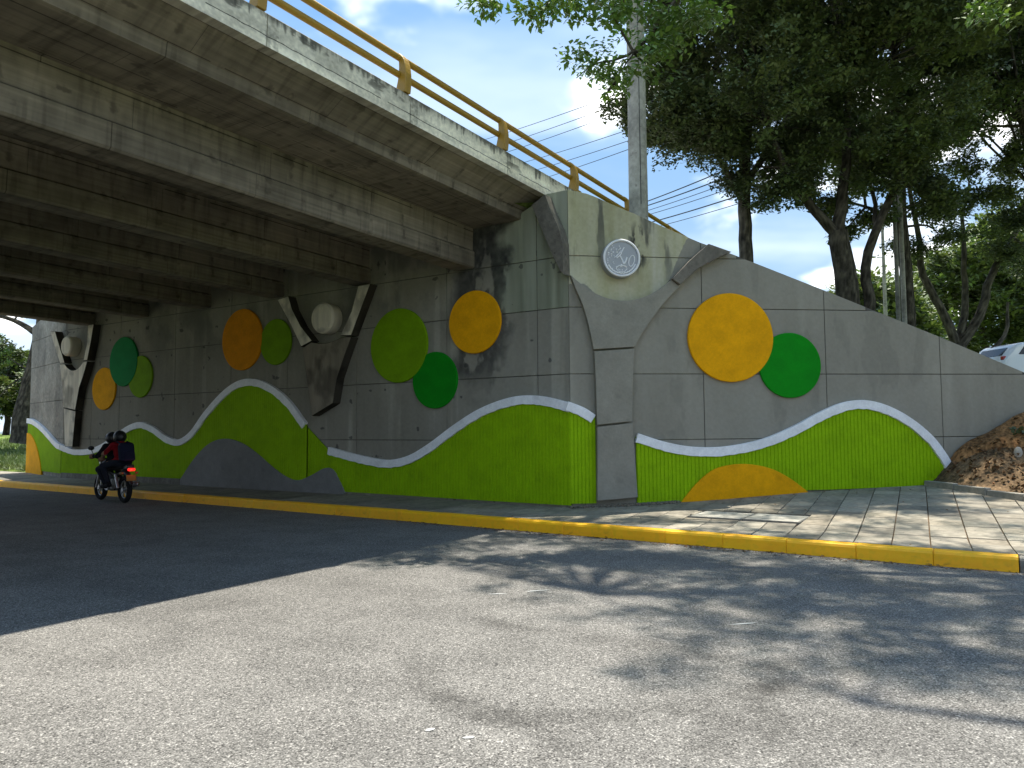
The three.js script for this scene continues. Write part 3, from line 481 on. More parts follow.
// silver medallion with its raised scribble
{
  const [X, Z] = FW.to(0.94, 0.125), t = thing('medallion', 'round silver medallion with raised rim and scribbled relief on the wing wall', 'medallion', [X, 4.61, Z], TW);
  const silver = std({ color: lin(0.34, 0.35, 0.36), roughness: 0.42, metalness: 0.35 }), bright = std({ color: lin(0.80, 0.80, 0.80), roughness: 0.6 });
  const P = [[0, -0.12], [0.335, -0.12], [0.35, -0.105], [0.35, 0.055], [0.335, 0.07], [0.318, 0.07], [0.305, 0.05], [0, 0.05]].map((p) => new THREE.Vector2(...p));
  let g = new THREE.LatheGeometry(P, 64); g.rotateX(Math.PI / 2); part('disc_body', toCreasedNormals(g, 0.5), silver, t);
  const ring = new THREE.TorusGeometry(0.322, 0.02, 8, 64); ring.translate(0, 0, 0.062); part('rim', ring, bright, t);
  const r = rng(77), st = [], S = (pts, w = 0.011) => st.push(tube(pts.map(([x, y]) => [x, y, 0.052]), w, 6));
  S([[-0.11, 0.02], [-0.06, 0.07], [-0.01, 0.12]]); S([[-0.09, 0.0], [-0.03, 0.05], [0.0, 0.09], [0.01, 0.13], [0.05, 0.20]]); S([[-0.03, 0.05], [0.01, -0.02], [0.04, -0.10]], 0.013); S([[0.04, -0.10], [0.07, -0.06], [0.10, 0.02]], 0.016); S([[0.01, -0.06], [0.07, -0.09]], 0.012);
  S(Array.from({ length: 17 }, (_, i) => { const a = i / 16 * 6.283; return [0.185 + 0.05 * Math.cos(a) + 0.02 * Math.sin(a), -0.045 + 0.10 * Math.sin(a)]; }), 0.010);
  S(Array.from({ length: 15 }, (_, i) => { const a = Math.PI * (0.12 + 0.92 * i / 14); return [0.0 + 0.10 * Math.cos(a), -0.19 + 0.06 * Math.sin(a)]; })); S([[-0.10, -0.19], [-0.06, -0.24], [0.05, -0.24], [0.10, -0.19]], 0.009);
  for (let i = 0; i < 46; i++) { const a = 1.5 + r() * 3.4, q = 0.12 + r() * 0.16, x = q * Math.cos(a), y = q * Math.sin(a), d = r() * 6.28, l = 0.008 + 0.02 * r(); S([[x, y], [x + l * Math.cos(d), y + l * Math.sin(d)]], 0.006 + 0.005 * r()); }
  const arc = Array.from({ length: 25 }, (_, i) => { const a = 3.6 + 2.3 * i / 24, q = 0.272 + 0.006 * Math.sin(i * 3); return [q * Math.cos(a), q * Math.sin(a)]; }); S(arc, 0.014);
  const pat = part('relief_pattern', mergeGeometries(st), bright, t); pat.userData.kind = 'stuff';
}

// ---------------------------------------------------------------- the overpass
const SPAN = 21.6, bridge = thing('overpass_bridge', 'weathered concrete overpass with girders crossing over the road', 'bridge', [A.x, 0, A.y], TB);
bridge.rotation.order = 'YXZ'; bridge.rotation.x = -0.025;
function along(pts, z0, z1, uvScale = 1) {            // profile in (x, y), run along z; uv: u along the span, v round the profile
  const pos = [], uv = [], idx = [], n = pts.length; let acc = 0; const step = 1;
  for (let i = 0; i < n; i++) {
    const a = pts[i], b = pts[(i + 1) % n], L = Math.hypot(b[0] - a[0], b[1] - a[1]), q = pos.length / 3;
    pos.push(a[0], a[1], z0, b[0], b[1], z0, b[0], b[1], z1, a[0], a[1], z1); uv.push(z0, acc, z0, acc + L, z1, acc + L, z1, acc); idx.push(q, q + 1, q + 2, q, q + 2, q + 3); acc += L;
  }
  const cap = THREE.ShapeUtils.triangulateShape(pts.map((p) => new THREE.Vector2(...p)), []);
  for (const z of [z0, z1]) { const q = pos.length / 3; for (const p of pts) { pos.push(p[0], p[1], z); uv.push(p[0], p[1]); } for (const f of cap) z === z1 ? idx.push(q + f[0], q + f[1], q + f[2]) : idx.push(q + f[0], q + f[2], q + f[1]); }
  const g = new THREE.BufferGeometry(); g.setAttribute('position', new THREE.Float32BufferAttribute(pos, 3)); g.setAttribute('uv', new THREE.Float32BufferAttribute(uv, 2)); g.setIndex(idx);
  const f = g.toNonIndexed(); f.computeVertexNormals(); return f;
}
{
  // deck slab (clockwise profile seen along +z so that faces point out)
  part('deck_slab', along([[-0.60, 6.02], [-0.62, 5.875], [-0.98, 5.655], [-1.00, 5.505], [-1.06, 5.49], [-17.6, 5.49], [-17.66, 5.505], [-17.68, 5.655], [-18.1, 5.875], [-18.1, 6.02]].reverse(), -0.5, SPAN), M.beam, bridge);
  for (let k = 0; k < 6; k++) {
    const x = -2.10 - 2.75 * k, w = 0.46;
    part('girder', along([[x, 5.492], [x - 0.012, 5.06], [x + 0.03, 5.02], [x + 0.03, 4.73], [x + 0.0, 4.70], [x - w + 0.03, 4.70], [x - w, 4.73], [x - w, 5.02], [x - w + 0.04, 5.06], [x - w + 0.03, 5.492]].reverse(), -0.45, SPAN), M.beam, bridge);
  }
  for (let k = 0; k < 5; k++) for (const z of [14.4]) part('diaphragm', boxAt(2.27, 0.55, 0.3, -2.10 - 2.75 * k - 1.605, 5.216, z), M.beam, bridge);
  // edge beam in lengths between the posts
  const cuts = [-1.12]; for (let z = 1.42; z < SPAN; z += 2.46) cuts.push(z); cuts.push(SPAN);
  for (let i = 0; i < cuts.length - 1; i++) {
    for (const side of [0, 1]) {
      const x = side ? -17.72 : -0.44, pr = [[x, 5.86], [x, 6.25], [x - 0.02, 6.27], [x - 0.36, 6.27], [x - 0.38, 6.25], [x - 0.38, 6.03], [x - 0.158, 6.025], [x - 0.16, 5.88], [x - 0.16, 5.86]];
      const g = along((side ? pr.map(([a, b]) => [2 * x - 0.38 - a, b]).reverse() : pr).slice().reverse(), cuts[i] + 0.006, cuts[i + 1] - 0.006), uv = g.attributes.uv, p = g.attributes.position; for (let k = 0; k < uv.count; k++) uv.setXY(k, p.getZ(k), clamp((p.getY(k) - 5.86) / 0.42 * 0.45 - Math.abs(p.getX(k) - x) * 0.1, 0.0, 0.445));
      part('edge_beam', g, M.parapet, bridge);
    }
  }
}
{
  const t = thing('bridge_railing', 'yellow two-tube railing with curved posts along the top of the overpass', 'railing', [A.x, 0, A.y], TB);
  t.rotation.order = 'YXZ'; t.rotation.x = -0.025;
  const z0 = -24, z1 = 20;
  part('rail', tube([[-0.55, 6.80, z0], [-0.55, 6.80, z1]], 0.047, 12), M.rail, t);
  part('rail', tube([[-0.55, 6.55, z0], [-0.55, 6.55, z1]], 0.047, 12), M.rail, t);
  const pr = smoothLine([[-0.42, 6.27], [-0.405, 6.45], [-0.42, 6.62], [-0.47, 6.78], [-0.55, 6.87]], 10), pi = smoothLine([[-0.60, 6.85], [-0.56, 6.76], [-0.55, 6.6], [-0.57, 6.45], [-0.62, 6.27]], 10);
  const g = new THREE.ExtrudeGeometry(shapeOf([...pr, ...pi]), { depth: 0.10, bevelEnabled: true, bevelThickness: 0.012, bevelSize: 0.012, bevelOffset: -0.012, bevelSegments: 2 }); g.translate(0, 0, -0.05); uvBox(g);
  for (let z = -0.98 - 2.47 * 9, k = 0; z < 20; z += 2.47, k++) { const m = part('railing_post', g, M.rail, t); m.position.z = z; if (z < 0) { const ft = part('post_foot', boxAt(0.3, 0.5, 0.16, -0.52, 6.02, z), M.rail, t); } }
}
// the abutment across the road, behind the viewer: shades the underpass
{
  const T = [-Math.sin(34.1 * Math.PI / 180), Math.cos(34.1 * Math.PI / 180)], t = thing('opposite_abutment', 'plain concrete abutment wall across the road', 'wall', [A.x + T[0] * 21.2, 0, A.y + T[1] * 21.2], TA);
  part('wall_core', boxAt(18.5, 6.5, 1.2, -8.9, 3.05, 0.6), M.concreteDark, t);
}

// ---------------------------------------------------------------- embankment, mound, edging
const bankH = (s, d) => { const u = s - 0.87 * d, ramp = 5.72 - 0.05 * d; const lo = Math.min(2.75, 2.0 + 0.16 * d); return Math.min(Math.max(lo, ramp - 0.385 * Math.max(0, u)), d < 0.6 ? wingTop(s) - 0.08 : 99) + 0.10 * (fb(s * 0.5, d * 0.5, 4, 301) - 0.5); };
const bankAt = (X, Z) => { const [s, z] = FW.from(X, Z); return bankH(s, -z); };
struct('embankment', gridMesh(90, 70, (u, v) => { const d = 0.3 + 60 * v * v, s = mix(-1.2 + 0.4 * d, 12.4 + d * 1.2, u), [X, Z] = FW.to(s, -d); return [X, bankH(s, d), Z]; }), M.grass);
struct('ramp_road', gridMesh(10, 30, (u, v) => { const [x, z] = [mix(-1.0, -17.2, u), mix(-1.3, -60, v)], c = Math.cos(TB), s = Math.sin(TB); return [A.x + x * c + z * s, 5.95 - 0.02 * v * 60, A.y - x * s + z * c]; }), M.concreteDark);
const moundTop = lookup([[6.7, 0.45], [6.95, 0.55], [7.2, 0.82], [7.45, 1.05], [7.75, 1.25], [8.1, 1.43], [8.5, 1.62], [8.95, 1.77], [9.6, 1.92], [11, 2.0], [15, 1.7]]);
const moundH = (s, d) => {
  const wall = moundTop(s), f = sm(0.0, 1.9, d - 0.15 * fb(s * 2, d * 2, 3, 311)), base = walkAt(...FW.to(s, d)) + 0.07;
  return mix(wall, base + 0.30 * sm(0, 2.4, s - 7.2), f) + 0.10 * (fb(s * 1.6, d * 1.6, 4, 312) - 0.5) * sm(6.85, 7.8, s) + 0.02 * (fb(s * 7, d * 7, 3, 313) - 0.5);
};
const mound = struct('earth_mound', gridMesh(90, 110, (u, v) => { const d = mix(0.0, 8.2, v), Zg = FW.to(7, d)[1], s0 = FW.from(edgeX(Zg) + 0.05, Zg)[0], s = mix(s0, 14.5, u), [X, Z] = FW.to(s, d); return [X, moundH(s, d), Z]; }), M.soil);
{ // bare tan clay against the wall
  const g = gridMesh(60, 24, (u, v) => { const s = mix(7.22, 12.0, u), d = mix(0.0, 0.35 + 0.75 * sm(7.2, 8.8, s) * (0.7 + 0.6 * fb(s * 2.2, 3, 3, 321)), v), [X, Z] = FW.to(s, d), a = sm(0, 0.12, v) * sm(1, 0.86, v); return [X, moundH(s, d) - 0.02 + 0.075 * Math.min(a, sm(0, 0.04, u)) + 0.05 * (fb(s * 6, d * 6, 3, 322) - 0.5), Z]; });
  const m = struct('clay_bank', g, M.tan);
}
{
  const e = new THREE.Group(); e.name = 'edging_kerb'; e.userData = { kind: 'structure' }; scene.add(e); const r = rng(8);
  for (let i = 0; i < 10; i++) { const z0 = -13.9 + 0.72 * i, z1 = z0 + 0.70, x0 = edgeX(z0), x1 = edgeX(z1), y = walkAt(x0, z0), g = new RoundedBoxGeometry(0.11, 0.20, Math.hypot(x1 - x0, z1 - z0), 1, 0.012); uvBox(g); const b = part('edging_block', g, M.concrete, e); b.position.set((x0 + x1) / 2, y - 0.01 + (r() - 0.5) * 0.012, (z0 + z1) / 2); b.rotation.y = Math.atan2(x1 - x0, z1 - z0); }
}

// ---------------------------------------------------------------- foliage
function leafSprig(n, len, wid, spread, seed, droop = 0.3) {           // a handful of folded leaves around a short twig
  const r = rng(seed), pos = [], idx = [], nor = [];
  for (let i = 0; i < n; i++) {
    const a = r() * 6.283, b = (r() - 0.35) * 1.5 - droop, d = new THREE.Vector3(Math.cos(a) * Math.cos(b), Math.sin(b), Math.sin(a) * Math.cos(b)), L = len * (0.7 + 0.6 * r()), W = wid * (0.7 + 0.6 * r());
    const o = new THREE.Vector3((r() - 0.5) * spread, (r() - 0.5) * spread * 0.7, (r() - 0.5) * spread), up = new THREE.Vector3((r() - 0.5) * 0.8, 1, (r() - 0.5) * 0.8), s = new THREE.Vector3().crossVectors(d, up).normalize(), nn = new THREE.Vector3().crossVectors(s, d).normalize();
    const P = [o, o.clone().addScaledVector(d, L * 0.45).addScaledVector(s, W).addScaledVector(nn, W * 0.3), o.clone().addScaledVector(d, L), o.clone().addScaledVector(d, L * 0.45).addScaledVector(s, -W).addScaledVector(nn, W * 0.3)], q = pos.length / 3;
    for (const p of P) { pos.push(p.x, p.y, p.z); nor.push(nn.x, nn.y, nn.z); } idx.push(q, q + 1, q + 2, q, q + 2, q + 3);
  }
  const g = new THREE.BufferGeometry(); g.setAttribute('position', new THREE.Float32BufferAttribute(pos, 3)); g.setAttribute('normal', new THREE.Float32BufferAttribute(nor, 3)); g.setIndex(idx); return g;
}
const leafMat = (r, g, b, tr = 0.25) => new THREE.MeshPhysicalMaterial({ color: lin(r, g, b), roughness: 0.75, side: THREE.DoubleSide, transmission: tr, thickness: 0 });
const sprigDark = leafSprig(20, 0.125, 0.034, 0.36, 21), sprigBright = leafSprig(20, 0.10, 0.030, 0.32, 22, 0.5), sprigFar = leafSprig(12, 0.34, 0.10, 0.7, 23);
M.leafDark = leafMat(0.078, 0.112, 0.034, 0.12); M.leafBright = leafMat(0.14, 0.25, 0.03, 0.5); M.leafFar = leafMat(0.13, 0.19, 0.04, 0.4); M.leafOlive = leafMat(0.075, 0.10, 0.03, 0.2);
function scatter(name, parent, geo, mat, list, seed, smin = 0.7, smax = 1.35) {
  const r = rng(seed), im = new THREE.InstancedMesh(geo, mat, list.length), o = new THREE.Object3D(), c = new THREE.Color();
  list.forEach((p, i) => { o.position.set(p[0], p[1], p[2]); o.rotation.set((r() - 0.5) * 0.9, r() * 6.283, (r() - 0.5) * 0.9); o.scale.setScalar(mix(smin, smax, r())); o.updateMatrix(); im.setMatrixAt(i, o.matrix); const g = 0.72 + 0.56 * r(); c.setRGB(g * (0.9 + 0.25 * r()), g, g * 0.9); im.setColorAt(i, c); });
  im.name = name; im.userData = { kind: 'stuff' }; shade(im); parent.add(im); return im;
}
// limbs: list of [points, r0, r1]; crown: clumps [x, y, z, radius, flat, count]
function tree(name, label, pos, group, limbs, clumps, o) {
  const t = thing(name, label, 'tree', pos, 0, group), r = rng(o.seed), geos = [], pts = [];
  for (const [p, r0, r1] of limbs) { const c = new THREE.CatmullRomCurve3(p.map((q) => new THREE.Vector3(...q)), false, 'centripetal'), n = Math.max(8, Math.ceil(c.getLength() * 2.2)), P = c.getPoints(n); P.forEach((q, i) => { if (i) { q.x += (r() - 0.5) * 0.05; q.z += (r() - 0.5) * 0.05; } }); geos.push(tube(P, P.map((_, i) => mix(r0, r1, i / n)), 9)); }
  for (const [x, y, z, R, flat, n] of clumps) {
    // twig from the nearest limb point into the clump
    let best = null, bd = 1e9; for (const [p] of limbs) for (const q of p) { const d = Math.hypot(q[0] - x, q[1] - y, q[2] - z); if (d < bd && q[1] > 2) { bd = d; best = q; } }
    if (best && bd > 0.2) { const m = [(best[0] + x) / 2 + (r() - 0.5) * 0.5, (best[1] + y) / 2 + 0.2 * bd * (r() - 0.2), (best[2] + z) / 2 + (r() - 0.5) * 0.5]; const c = new THREE.CatmullRomCurve3([best, m, [x, y, z]].map((q) => new THREE.Vector3(...q))); geos.push(tube(c.getPoints(6), [0.05, 0.045, 0.04, 0.034, 0.028, 0.02, 0.012].map((k) => k * (o.twig ?? 1)), 5)); }
    const sub = 5 + Math.floor(R * 3), cs = []; for (let k = 0; k < sub; k++) { const a = r() * 6.283, b = Math.acos(2 * r() - 1), q = R * Math.pow(r(), 0.5); cs.push([x + q * Math.sin(b) * Math.cos(a), y + q * flat * Math.cos(b), z + q * Math.sin(b) * Math.sin(a)]); }
    for (let k = 0; k < n; k++) { const c = cs[Math.floor(r() * sub)], s = R * 0.36, gs = () => (r() + r() + r() - 1.5) * 1.15; pts.push([c[0] + gs() * s, c[1] + gs() * s * (0.55 + 0.4 * flat), c[2] + gs() * s]); }
  }
  part('trunk', mergeGeometries(geos), o.bark, t);
  scatter('crown', t, o.sprig, o.leaf, pts, o.seed + 1, o.smin, o.smax);
  return t;
}
const randClumps = (seed, n, box, R, count, flat = 0.7, keep = () => true) => { const r = rng(seed), o = []; let guard = 0; while (o.length < n && guard++ < 4000) { const a = r() * 6.283, q = Math.sqrt(r()), x = box[0] + box[3] * q * Math.cos(a), z = box[2] + box[5] * q * Math.sin(a), y = box[1] + box[4] * (r() * 2 - 1) * Math.sqrt(1 - q * q * 0.8); if (keep(x, y, z)) o.push([x, y, z, R * (0.7 + 0.6 * r()), flat, count]); } return o; };
const ROW = 'shade trees on the bank behind the wing wall';
{
  const B = (X, Z) => [X, bankAt(X, Z) - 0.25, Z];
  // grey straight trunk
  let p = B(6.75, -21);
  tree('shade_tree', 'dark tree with straight mottled grey trunk nearest the concrete pole', p, ROW, [
    [[[0, 0, 0], [0.02, 1.6, 0], [-0.05, 3.2, 0.1], [0.05, 5.0, 0.2]], 0.22, 0.15],
    [[[-0.05, 3.0, 0.1], [-0.9, 4.3, 0.5], [-2.0, 5.6, 1.0]], 0.10, 0.04], [[[0.0, 3.6, 0.1], [0.9, 5.0, 0.6], [1.6, 6.6, 0.6]], 0.10, 0.04], [[[0.05, 5, 0.2], [-0.3, 6.6, 0.2], [0.2, 8.5, 0]], 0.14, 0.05]],
    [...randClumps(131, 22, [0.1, 11.5, 0.3, 4.4, 1.6, 4.0], 1.5, 130), ...randClumps(31, 30, [0.1, 6.9, 0.3, 3.0, 2.6, 3.0], 1.05, 140), [-0.35, 3.5, 0.2, 0.5, 0.8, 60], [-2.4, 4.9, 0.4, 0.8, 0.6, 110], [1.5, 3.3, 0.5, 0.6, 0.9, 90], [-3.3, 5.7, 0.5, 0.6, 0.7, 90], [0.9, 4.3, 0.4, 0.9, 0.8, 120]], { seed: 401, bark: M.bark, sprig: sprigDark, leaf: M.leafDark });  // highest clumps: unseen, added to darken the crown from above, in each shade tree
  p = B(9.2, -20);
  tree('shade_tree', 'large dark tree with thick forked trunk in the middle of the row', p, ROW, [
    [[[0, 0, 0], [-0.05, 1.2, 0], [-0.15, 2.3, 0.05], [-0.3, 3.2, 0.1]], 0.34, 0.25], [[[0.3, 0, 0], [0.55, 1.2, 0.05], [0.45, 2.0, 0], [0.75, 3.2, 0.1], [1.4, 4.6, 0.2]], 0.17, 0.10],
    [[[-0.3, 3.1, 0.1], [-1.0, 3.8, 0.2], [-1.7, 4.9, 0.3], [-2.2, 6.2, 0.2]], 0.16, 0.06], [[[-0.3, 3.1, 0.1], [-0.1, 4.3, 0.1], [0.1, 5.8, 0], [0.2, 7.5, 0]], 0.18, 0.07], [[[0.75, 3.2, 0.1], [0.9, 4.0, -0.2], [0.7, 5.4, -0.3]], 0.08, 0.04]],
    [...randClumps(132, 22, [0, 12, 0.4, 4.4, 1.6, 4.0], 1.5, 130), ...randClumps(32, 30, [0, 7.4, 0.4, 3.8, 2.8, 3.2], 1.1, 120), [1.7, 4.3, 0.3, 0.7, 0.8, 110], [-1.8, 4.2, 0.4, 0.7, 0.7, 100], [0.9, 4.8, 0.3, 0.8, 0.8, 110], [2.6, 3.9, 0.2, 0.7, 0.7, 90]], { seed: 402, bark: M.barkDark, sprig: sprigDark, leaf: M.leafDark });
  p = B(12.95, -24);
  tree('shade_tree', 'dark tree with a tall straight black trunk beside the twin concrete posts', p, ROW, [
    [[[0, 0, 0], [0, 2.5, 0], [-0.1, 5, 0], [-0.15, 8, 0], [-0.1, 11, 0]], 0.24, 0.12], [[[-0.1, 5, 0], [-1.4, 5.6, 0.3], [-2.8, 5.9, 0.4]], 0.06, 0.03], [[[-0.1, 5.6, 0], [1.2, 6.0, 0.3], [2.6, 6.2, 0.3]], 0.06, 0.03], [[[-0.1, 7, 0], [-1.0, 8.0, 0.5], [-2.2, 8.6, 0.5]], 0.07, 0.03], [[[-0.1, 7.6, 0], [1.0, 8.6, 0.5], [2.4, 9.6, 0.5]], 0.07, 0.03]],
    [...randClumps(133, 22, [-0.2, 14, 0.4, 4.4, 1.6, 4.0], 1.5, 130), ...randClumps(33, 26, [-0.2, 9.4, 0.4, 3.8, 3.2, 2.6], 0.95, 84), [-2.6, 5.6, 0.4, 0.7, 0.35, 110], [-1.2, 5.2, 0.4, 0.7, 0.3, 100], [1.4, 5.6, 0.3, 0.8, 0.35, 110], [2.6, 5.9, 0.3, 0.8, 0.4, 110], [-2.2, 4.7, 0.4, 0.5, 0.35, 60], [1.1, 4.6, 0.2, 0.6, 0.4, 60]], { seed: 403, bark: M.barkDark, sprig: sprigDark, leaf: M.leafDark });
  p = B(15.7, -26);
  tree('shade_tree', 'gnarled dark tree forking into several leaning stems next to the white car', p, ROW, [
    [[[0, 0, 0], [0.05, 1.0, 0], [0.0, 1.9, 0]], 0.36, 0.27], [[[0, 1.8, 0], [-0.5, 3.0, 0.1], [-1.2, 4.3, 0.2], [-1.3, 5.6, 0.2], [-1.6, 7.5, 0.2]], 0.17, 0.07], [[[0.02, 1.8, 0], [0.35, 3.2, 0], [0.3, 4.6, 0.1], [0.4, 6.6, 0]], 0.15, 0.06], [[[0.05, 1.7, 0], [0.8, 3.0, 0.2], [1.1, 4.2, 0.3], [1.9, 5.6, 0.4], [2.6, 7.4, 0.4]], 0.18, 0.07], [[[0.1, 0.6, 0.1], [0.9, 1.5, 0.3], [1.5, 2.2, 0.4], [1.6, 3.3, 0.4]], 0.11, 0.04]],
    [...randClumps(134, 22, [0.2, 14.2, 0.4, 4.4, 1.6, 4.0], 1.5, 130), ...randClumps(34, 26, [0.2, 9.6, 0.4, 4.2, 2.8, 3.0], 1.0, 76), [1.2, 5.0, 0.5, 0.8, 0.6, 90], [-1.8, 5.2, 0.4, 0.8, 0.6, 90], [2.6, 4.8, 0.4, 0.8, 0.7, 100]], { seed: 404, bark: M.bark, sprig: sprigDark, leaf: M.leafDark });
  p = B(17.2, -22.5);
  tree('shade_tree', 'dark leaning tree at the right end of the row above the white car', p, ROW, [
    [[[0.6, 0, 0], [0.3, 2, 0], [-0.3, 4, 0.2], [-0.9, 6, 0.3], [-1.4, 8.2, 0.3]], 0.24, 0.10], [[[-0.3, 4, 0.2], [0.6, 5.6, 0.4], [1.0, 7.6, 0.4]], 0.12, 0.05]],
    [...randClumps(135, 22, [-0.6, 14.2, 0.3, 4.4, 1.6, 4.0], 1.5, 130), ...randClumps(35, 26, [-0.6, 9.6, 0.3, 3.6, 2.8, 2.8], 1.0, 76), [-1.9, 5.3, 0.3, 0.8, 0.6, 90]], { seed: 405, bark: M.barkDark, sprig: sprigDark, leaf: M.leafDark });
  // sunlit trees further back
  const back = [[21.3, -42, 9, 'small bright bushy tree far behind the street lamp', 2.2], [32, -50, 15, 'pale sunlit tree far behind the twin concrete posts', 5.2], [42, -54, 18, 'pale sunlit tree far behind the gnarled tree', 8.0], [37, -41, 10, 'low sunlit tree behind the white car', 4.4]];
  back.forEach(([x, z, h, lb, w], i) => tree('background_tree', lb, [x, 1.8, z], 'sunlit trees far behind the wing wall', [[[[0, 0, 0], [0.2, h * 0.25, 0], [-0.2, h * 0.5, 0]], 0.32, 0.2], [[[-0.2, h * 0.5, 0], [-w * 0.3, h * 0.7, 0]], 0.16, 0.06], [[[-0.2, h * 0.45, 0], [w * 0.35, h * 0.68, 0]], 0.16, 0.06]],
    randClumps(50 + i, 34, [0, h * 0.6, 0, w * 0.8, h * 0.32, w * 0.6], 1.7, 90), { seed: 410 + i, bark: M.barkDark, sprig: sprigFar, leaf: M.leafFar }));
  // tree overhanging the road: its trunk stands past the right edge, its limbs reach over the road
  const ox = 11.6, oz = -8.6, oy = 0.4;
  const hang = [[2.2, 7.75, -11.0, 0.5, 0.6, 26], [1.3, 7.2, -11.0, 0.4, 0.8, 20], [1.55, 6.9, -11.0, 0.28, 0.8, 14], [0.5, 7.9, -10.9, 0.42, 0.45, 16], [-0.4, 8.0, -10.9, 0.3, 0.5, 9], [2.05, 7.05, -10.8, 0.22, 0.8, 8], [1.0, 7.98, -10.8, 0.45, 0.4, 16], [7.1, 7.8, -10.4, 0.35, 0.7, 14], [2.65, 7.75, -10.7, 0.42, 0.8, 34], [2.4, 7.3, -10.7, 0.25, 0.8, 12], [1.5, 7.9, -10.8, 0.4, 0.5, 16]];
  const rim = lookup([[-2.4, -8.9], [-1.9, -8.6], [0, -7.6], [0.7, -6.4], [1.2, -5.1], [2.5, -4.4], [5, -4.0], [9, -3.8]]);
  const over = randClumps(36, 125, [5.0, 14.4, -10.4, 7.4, 2.0, 5.8], 0.95, 24, 0.5, (x, y, z) => { const X = x - 0.094 * y, Z = z + 0.238 * y; return X > -2.2 && Z < rim(X) - 0.3 && (FK.from(X, Z)[1] > -0.2 || h2(Math.floor(x * 97), Math.floor(z * 89), 7) < 0.4); });
  const loc = (l) => l.map(([x, y, z, ...k]) => [x - ox, y - oy, z - oz, ...k]);
  tree('overhanging_tree', 'leafy tree hanging bright green sprays over the road in front of the pole', [ox, oy, oz], undefined, [
    [[[0, 0, 0], [-0.2, 2.5, 0], [-0.6, 4.6, -0.1]], 0.38, 0.28], [[[-0.6, 4.6, -0.1], [-2.4, 7.0, -0.6], [-5.0, 8.4, -1.2], [-7.6, 8.5, -1.8], [-9.3, 7.7, -2.3]], 0.22, 0.025], [[[-0.6, 4.6, -0.1], [-1.4, 8.6, 0.6], [-3.6, 12.4, 1.4], [-6.0, 14.0, 1.6], [-8.2, 14.8, 0.6]], 0.22, 0.05], [[[-0.5, 4.4, -0.1], [-0.6, 9.4, -1.2], [-2.0, 14.0, -2.8]], 0.20, 0.05], [[[-1.4, 8.6, 0.6], [-5.0, 12.6, -1.6], [-9.4, 14.8, -2.2]], 0.14, 0.03], [[[-3.6, 12.4, 1.4], [-5.2, 13.2, 2.8], [-7.6, 13.9, 3.0]], 0.09, 0.02], [[[-6.0, 14.0, 1.6], [-7.2, 14.3, 3.0], [-9.0, 14.6, 3.6]], 0.06, 0.015],
    [[[-7.6, 8.5, -1.8], [-9.6, 8.3, -2.2], [-11.2, 7.7, -2.3]], 0.05, 0.012], [[[-8.9, 7.9, -2.2], [-9.7, 6.9, -2.4], [-10.3, 6.7, -2.4], [-10.6, 6.5, -2.4]], 0.028, 0.006], [[[-9.7, 6.9, -2.4], [-10.1, 6.3, -2.4]], 0.015, 0.005]],
    [...loc(hang), ...loc(over)], { seed: 420, bark: M.barkDark, sprig: sprigBright, leaf: M.leafBright, twig: 0.5 });
  // beyond the underpass on the left
  const L = (px, depth) => (px - 512) / 740 * depth;
  const lx = L(20, 36);
  tree('roadside_tree', 'leaning rough-barked tree seen through the far end of the underpass', [lx, 1.0, -36], undefined, [[[[0, 0, 0], [0.15, 1.6, 0], [0.55, 3.4, 0], [0.9, 5.2, 0], [1.1, 7, 0]], 0.42, 0.26], [[[0.9, 5.2, 0], [-0.4, 6.0, 0], [-2, 6.4, 0.4]], 0.16, 0.06]],
    [...randClumps(61, 20, [-0.4, 8.2, 0, 4, 1.6, 3], 1.2, 90), [-1.6, 5.0, 0.3, 0.9, 0.5, 60], [-0.7, 4.3, 0.2, 0.5, 0.6, 30], [-1.2, 1.6, 0.3, 0.5, 0.8, 40]], { seed: 430, bark: M.bark, sprig: sprigBright, leaf: M.leafBright });
  [[L(6, 60), -60, 9, 5, 'bushy olive tree far beyond the underpass, behind the leaning trunk'], [L(-60, 52), -52, 11, 6, 'bushy olive tree beyond the underpass at the picture edge'], [L(60, 75), -75, 12, 7, 'distant olive tree mostly hidden by the far wing wall']].forEach(([x, z, h, w, lb], i) => tree('background_tree', lb, [x, 0.6, z], 'olive trees beyond the underpass', [[[[0, 0, 0], [0.2, h * 0.3, 0], [0, h * 0.6, 0]], 0.28, 0.12]], randClumps(70 + i, 24, [0, h * 0.52, 0, w * 0.9, h * 0.25, w * 0.7], 1.3, 90, 0.6), { seed: 440 + i, bark: M.barkDark, sprig: sprigFar, leaf: i ? M.leafOlive : M.leafFar }));
}
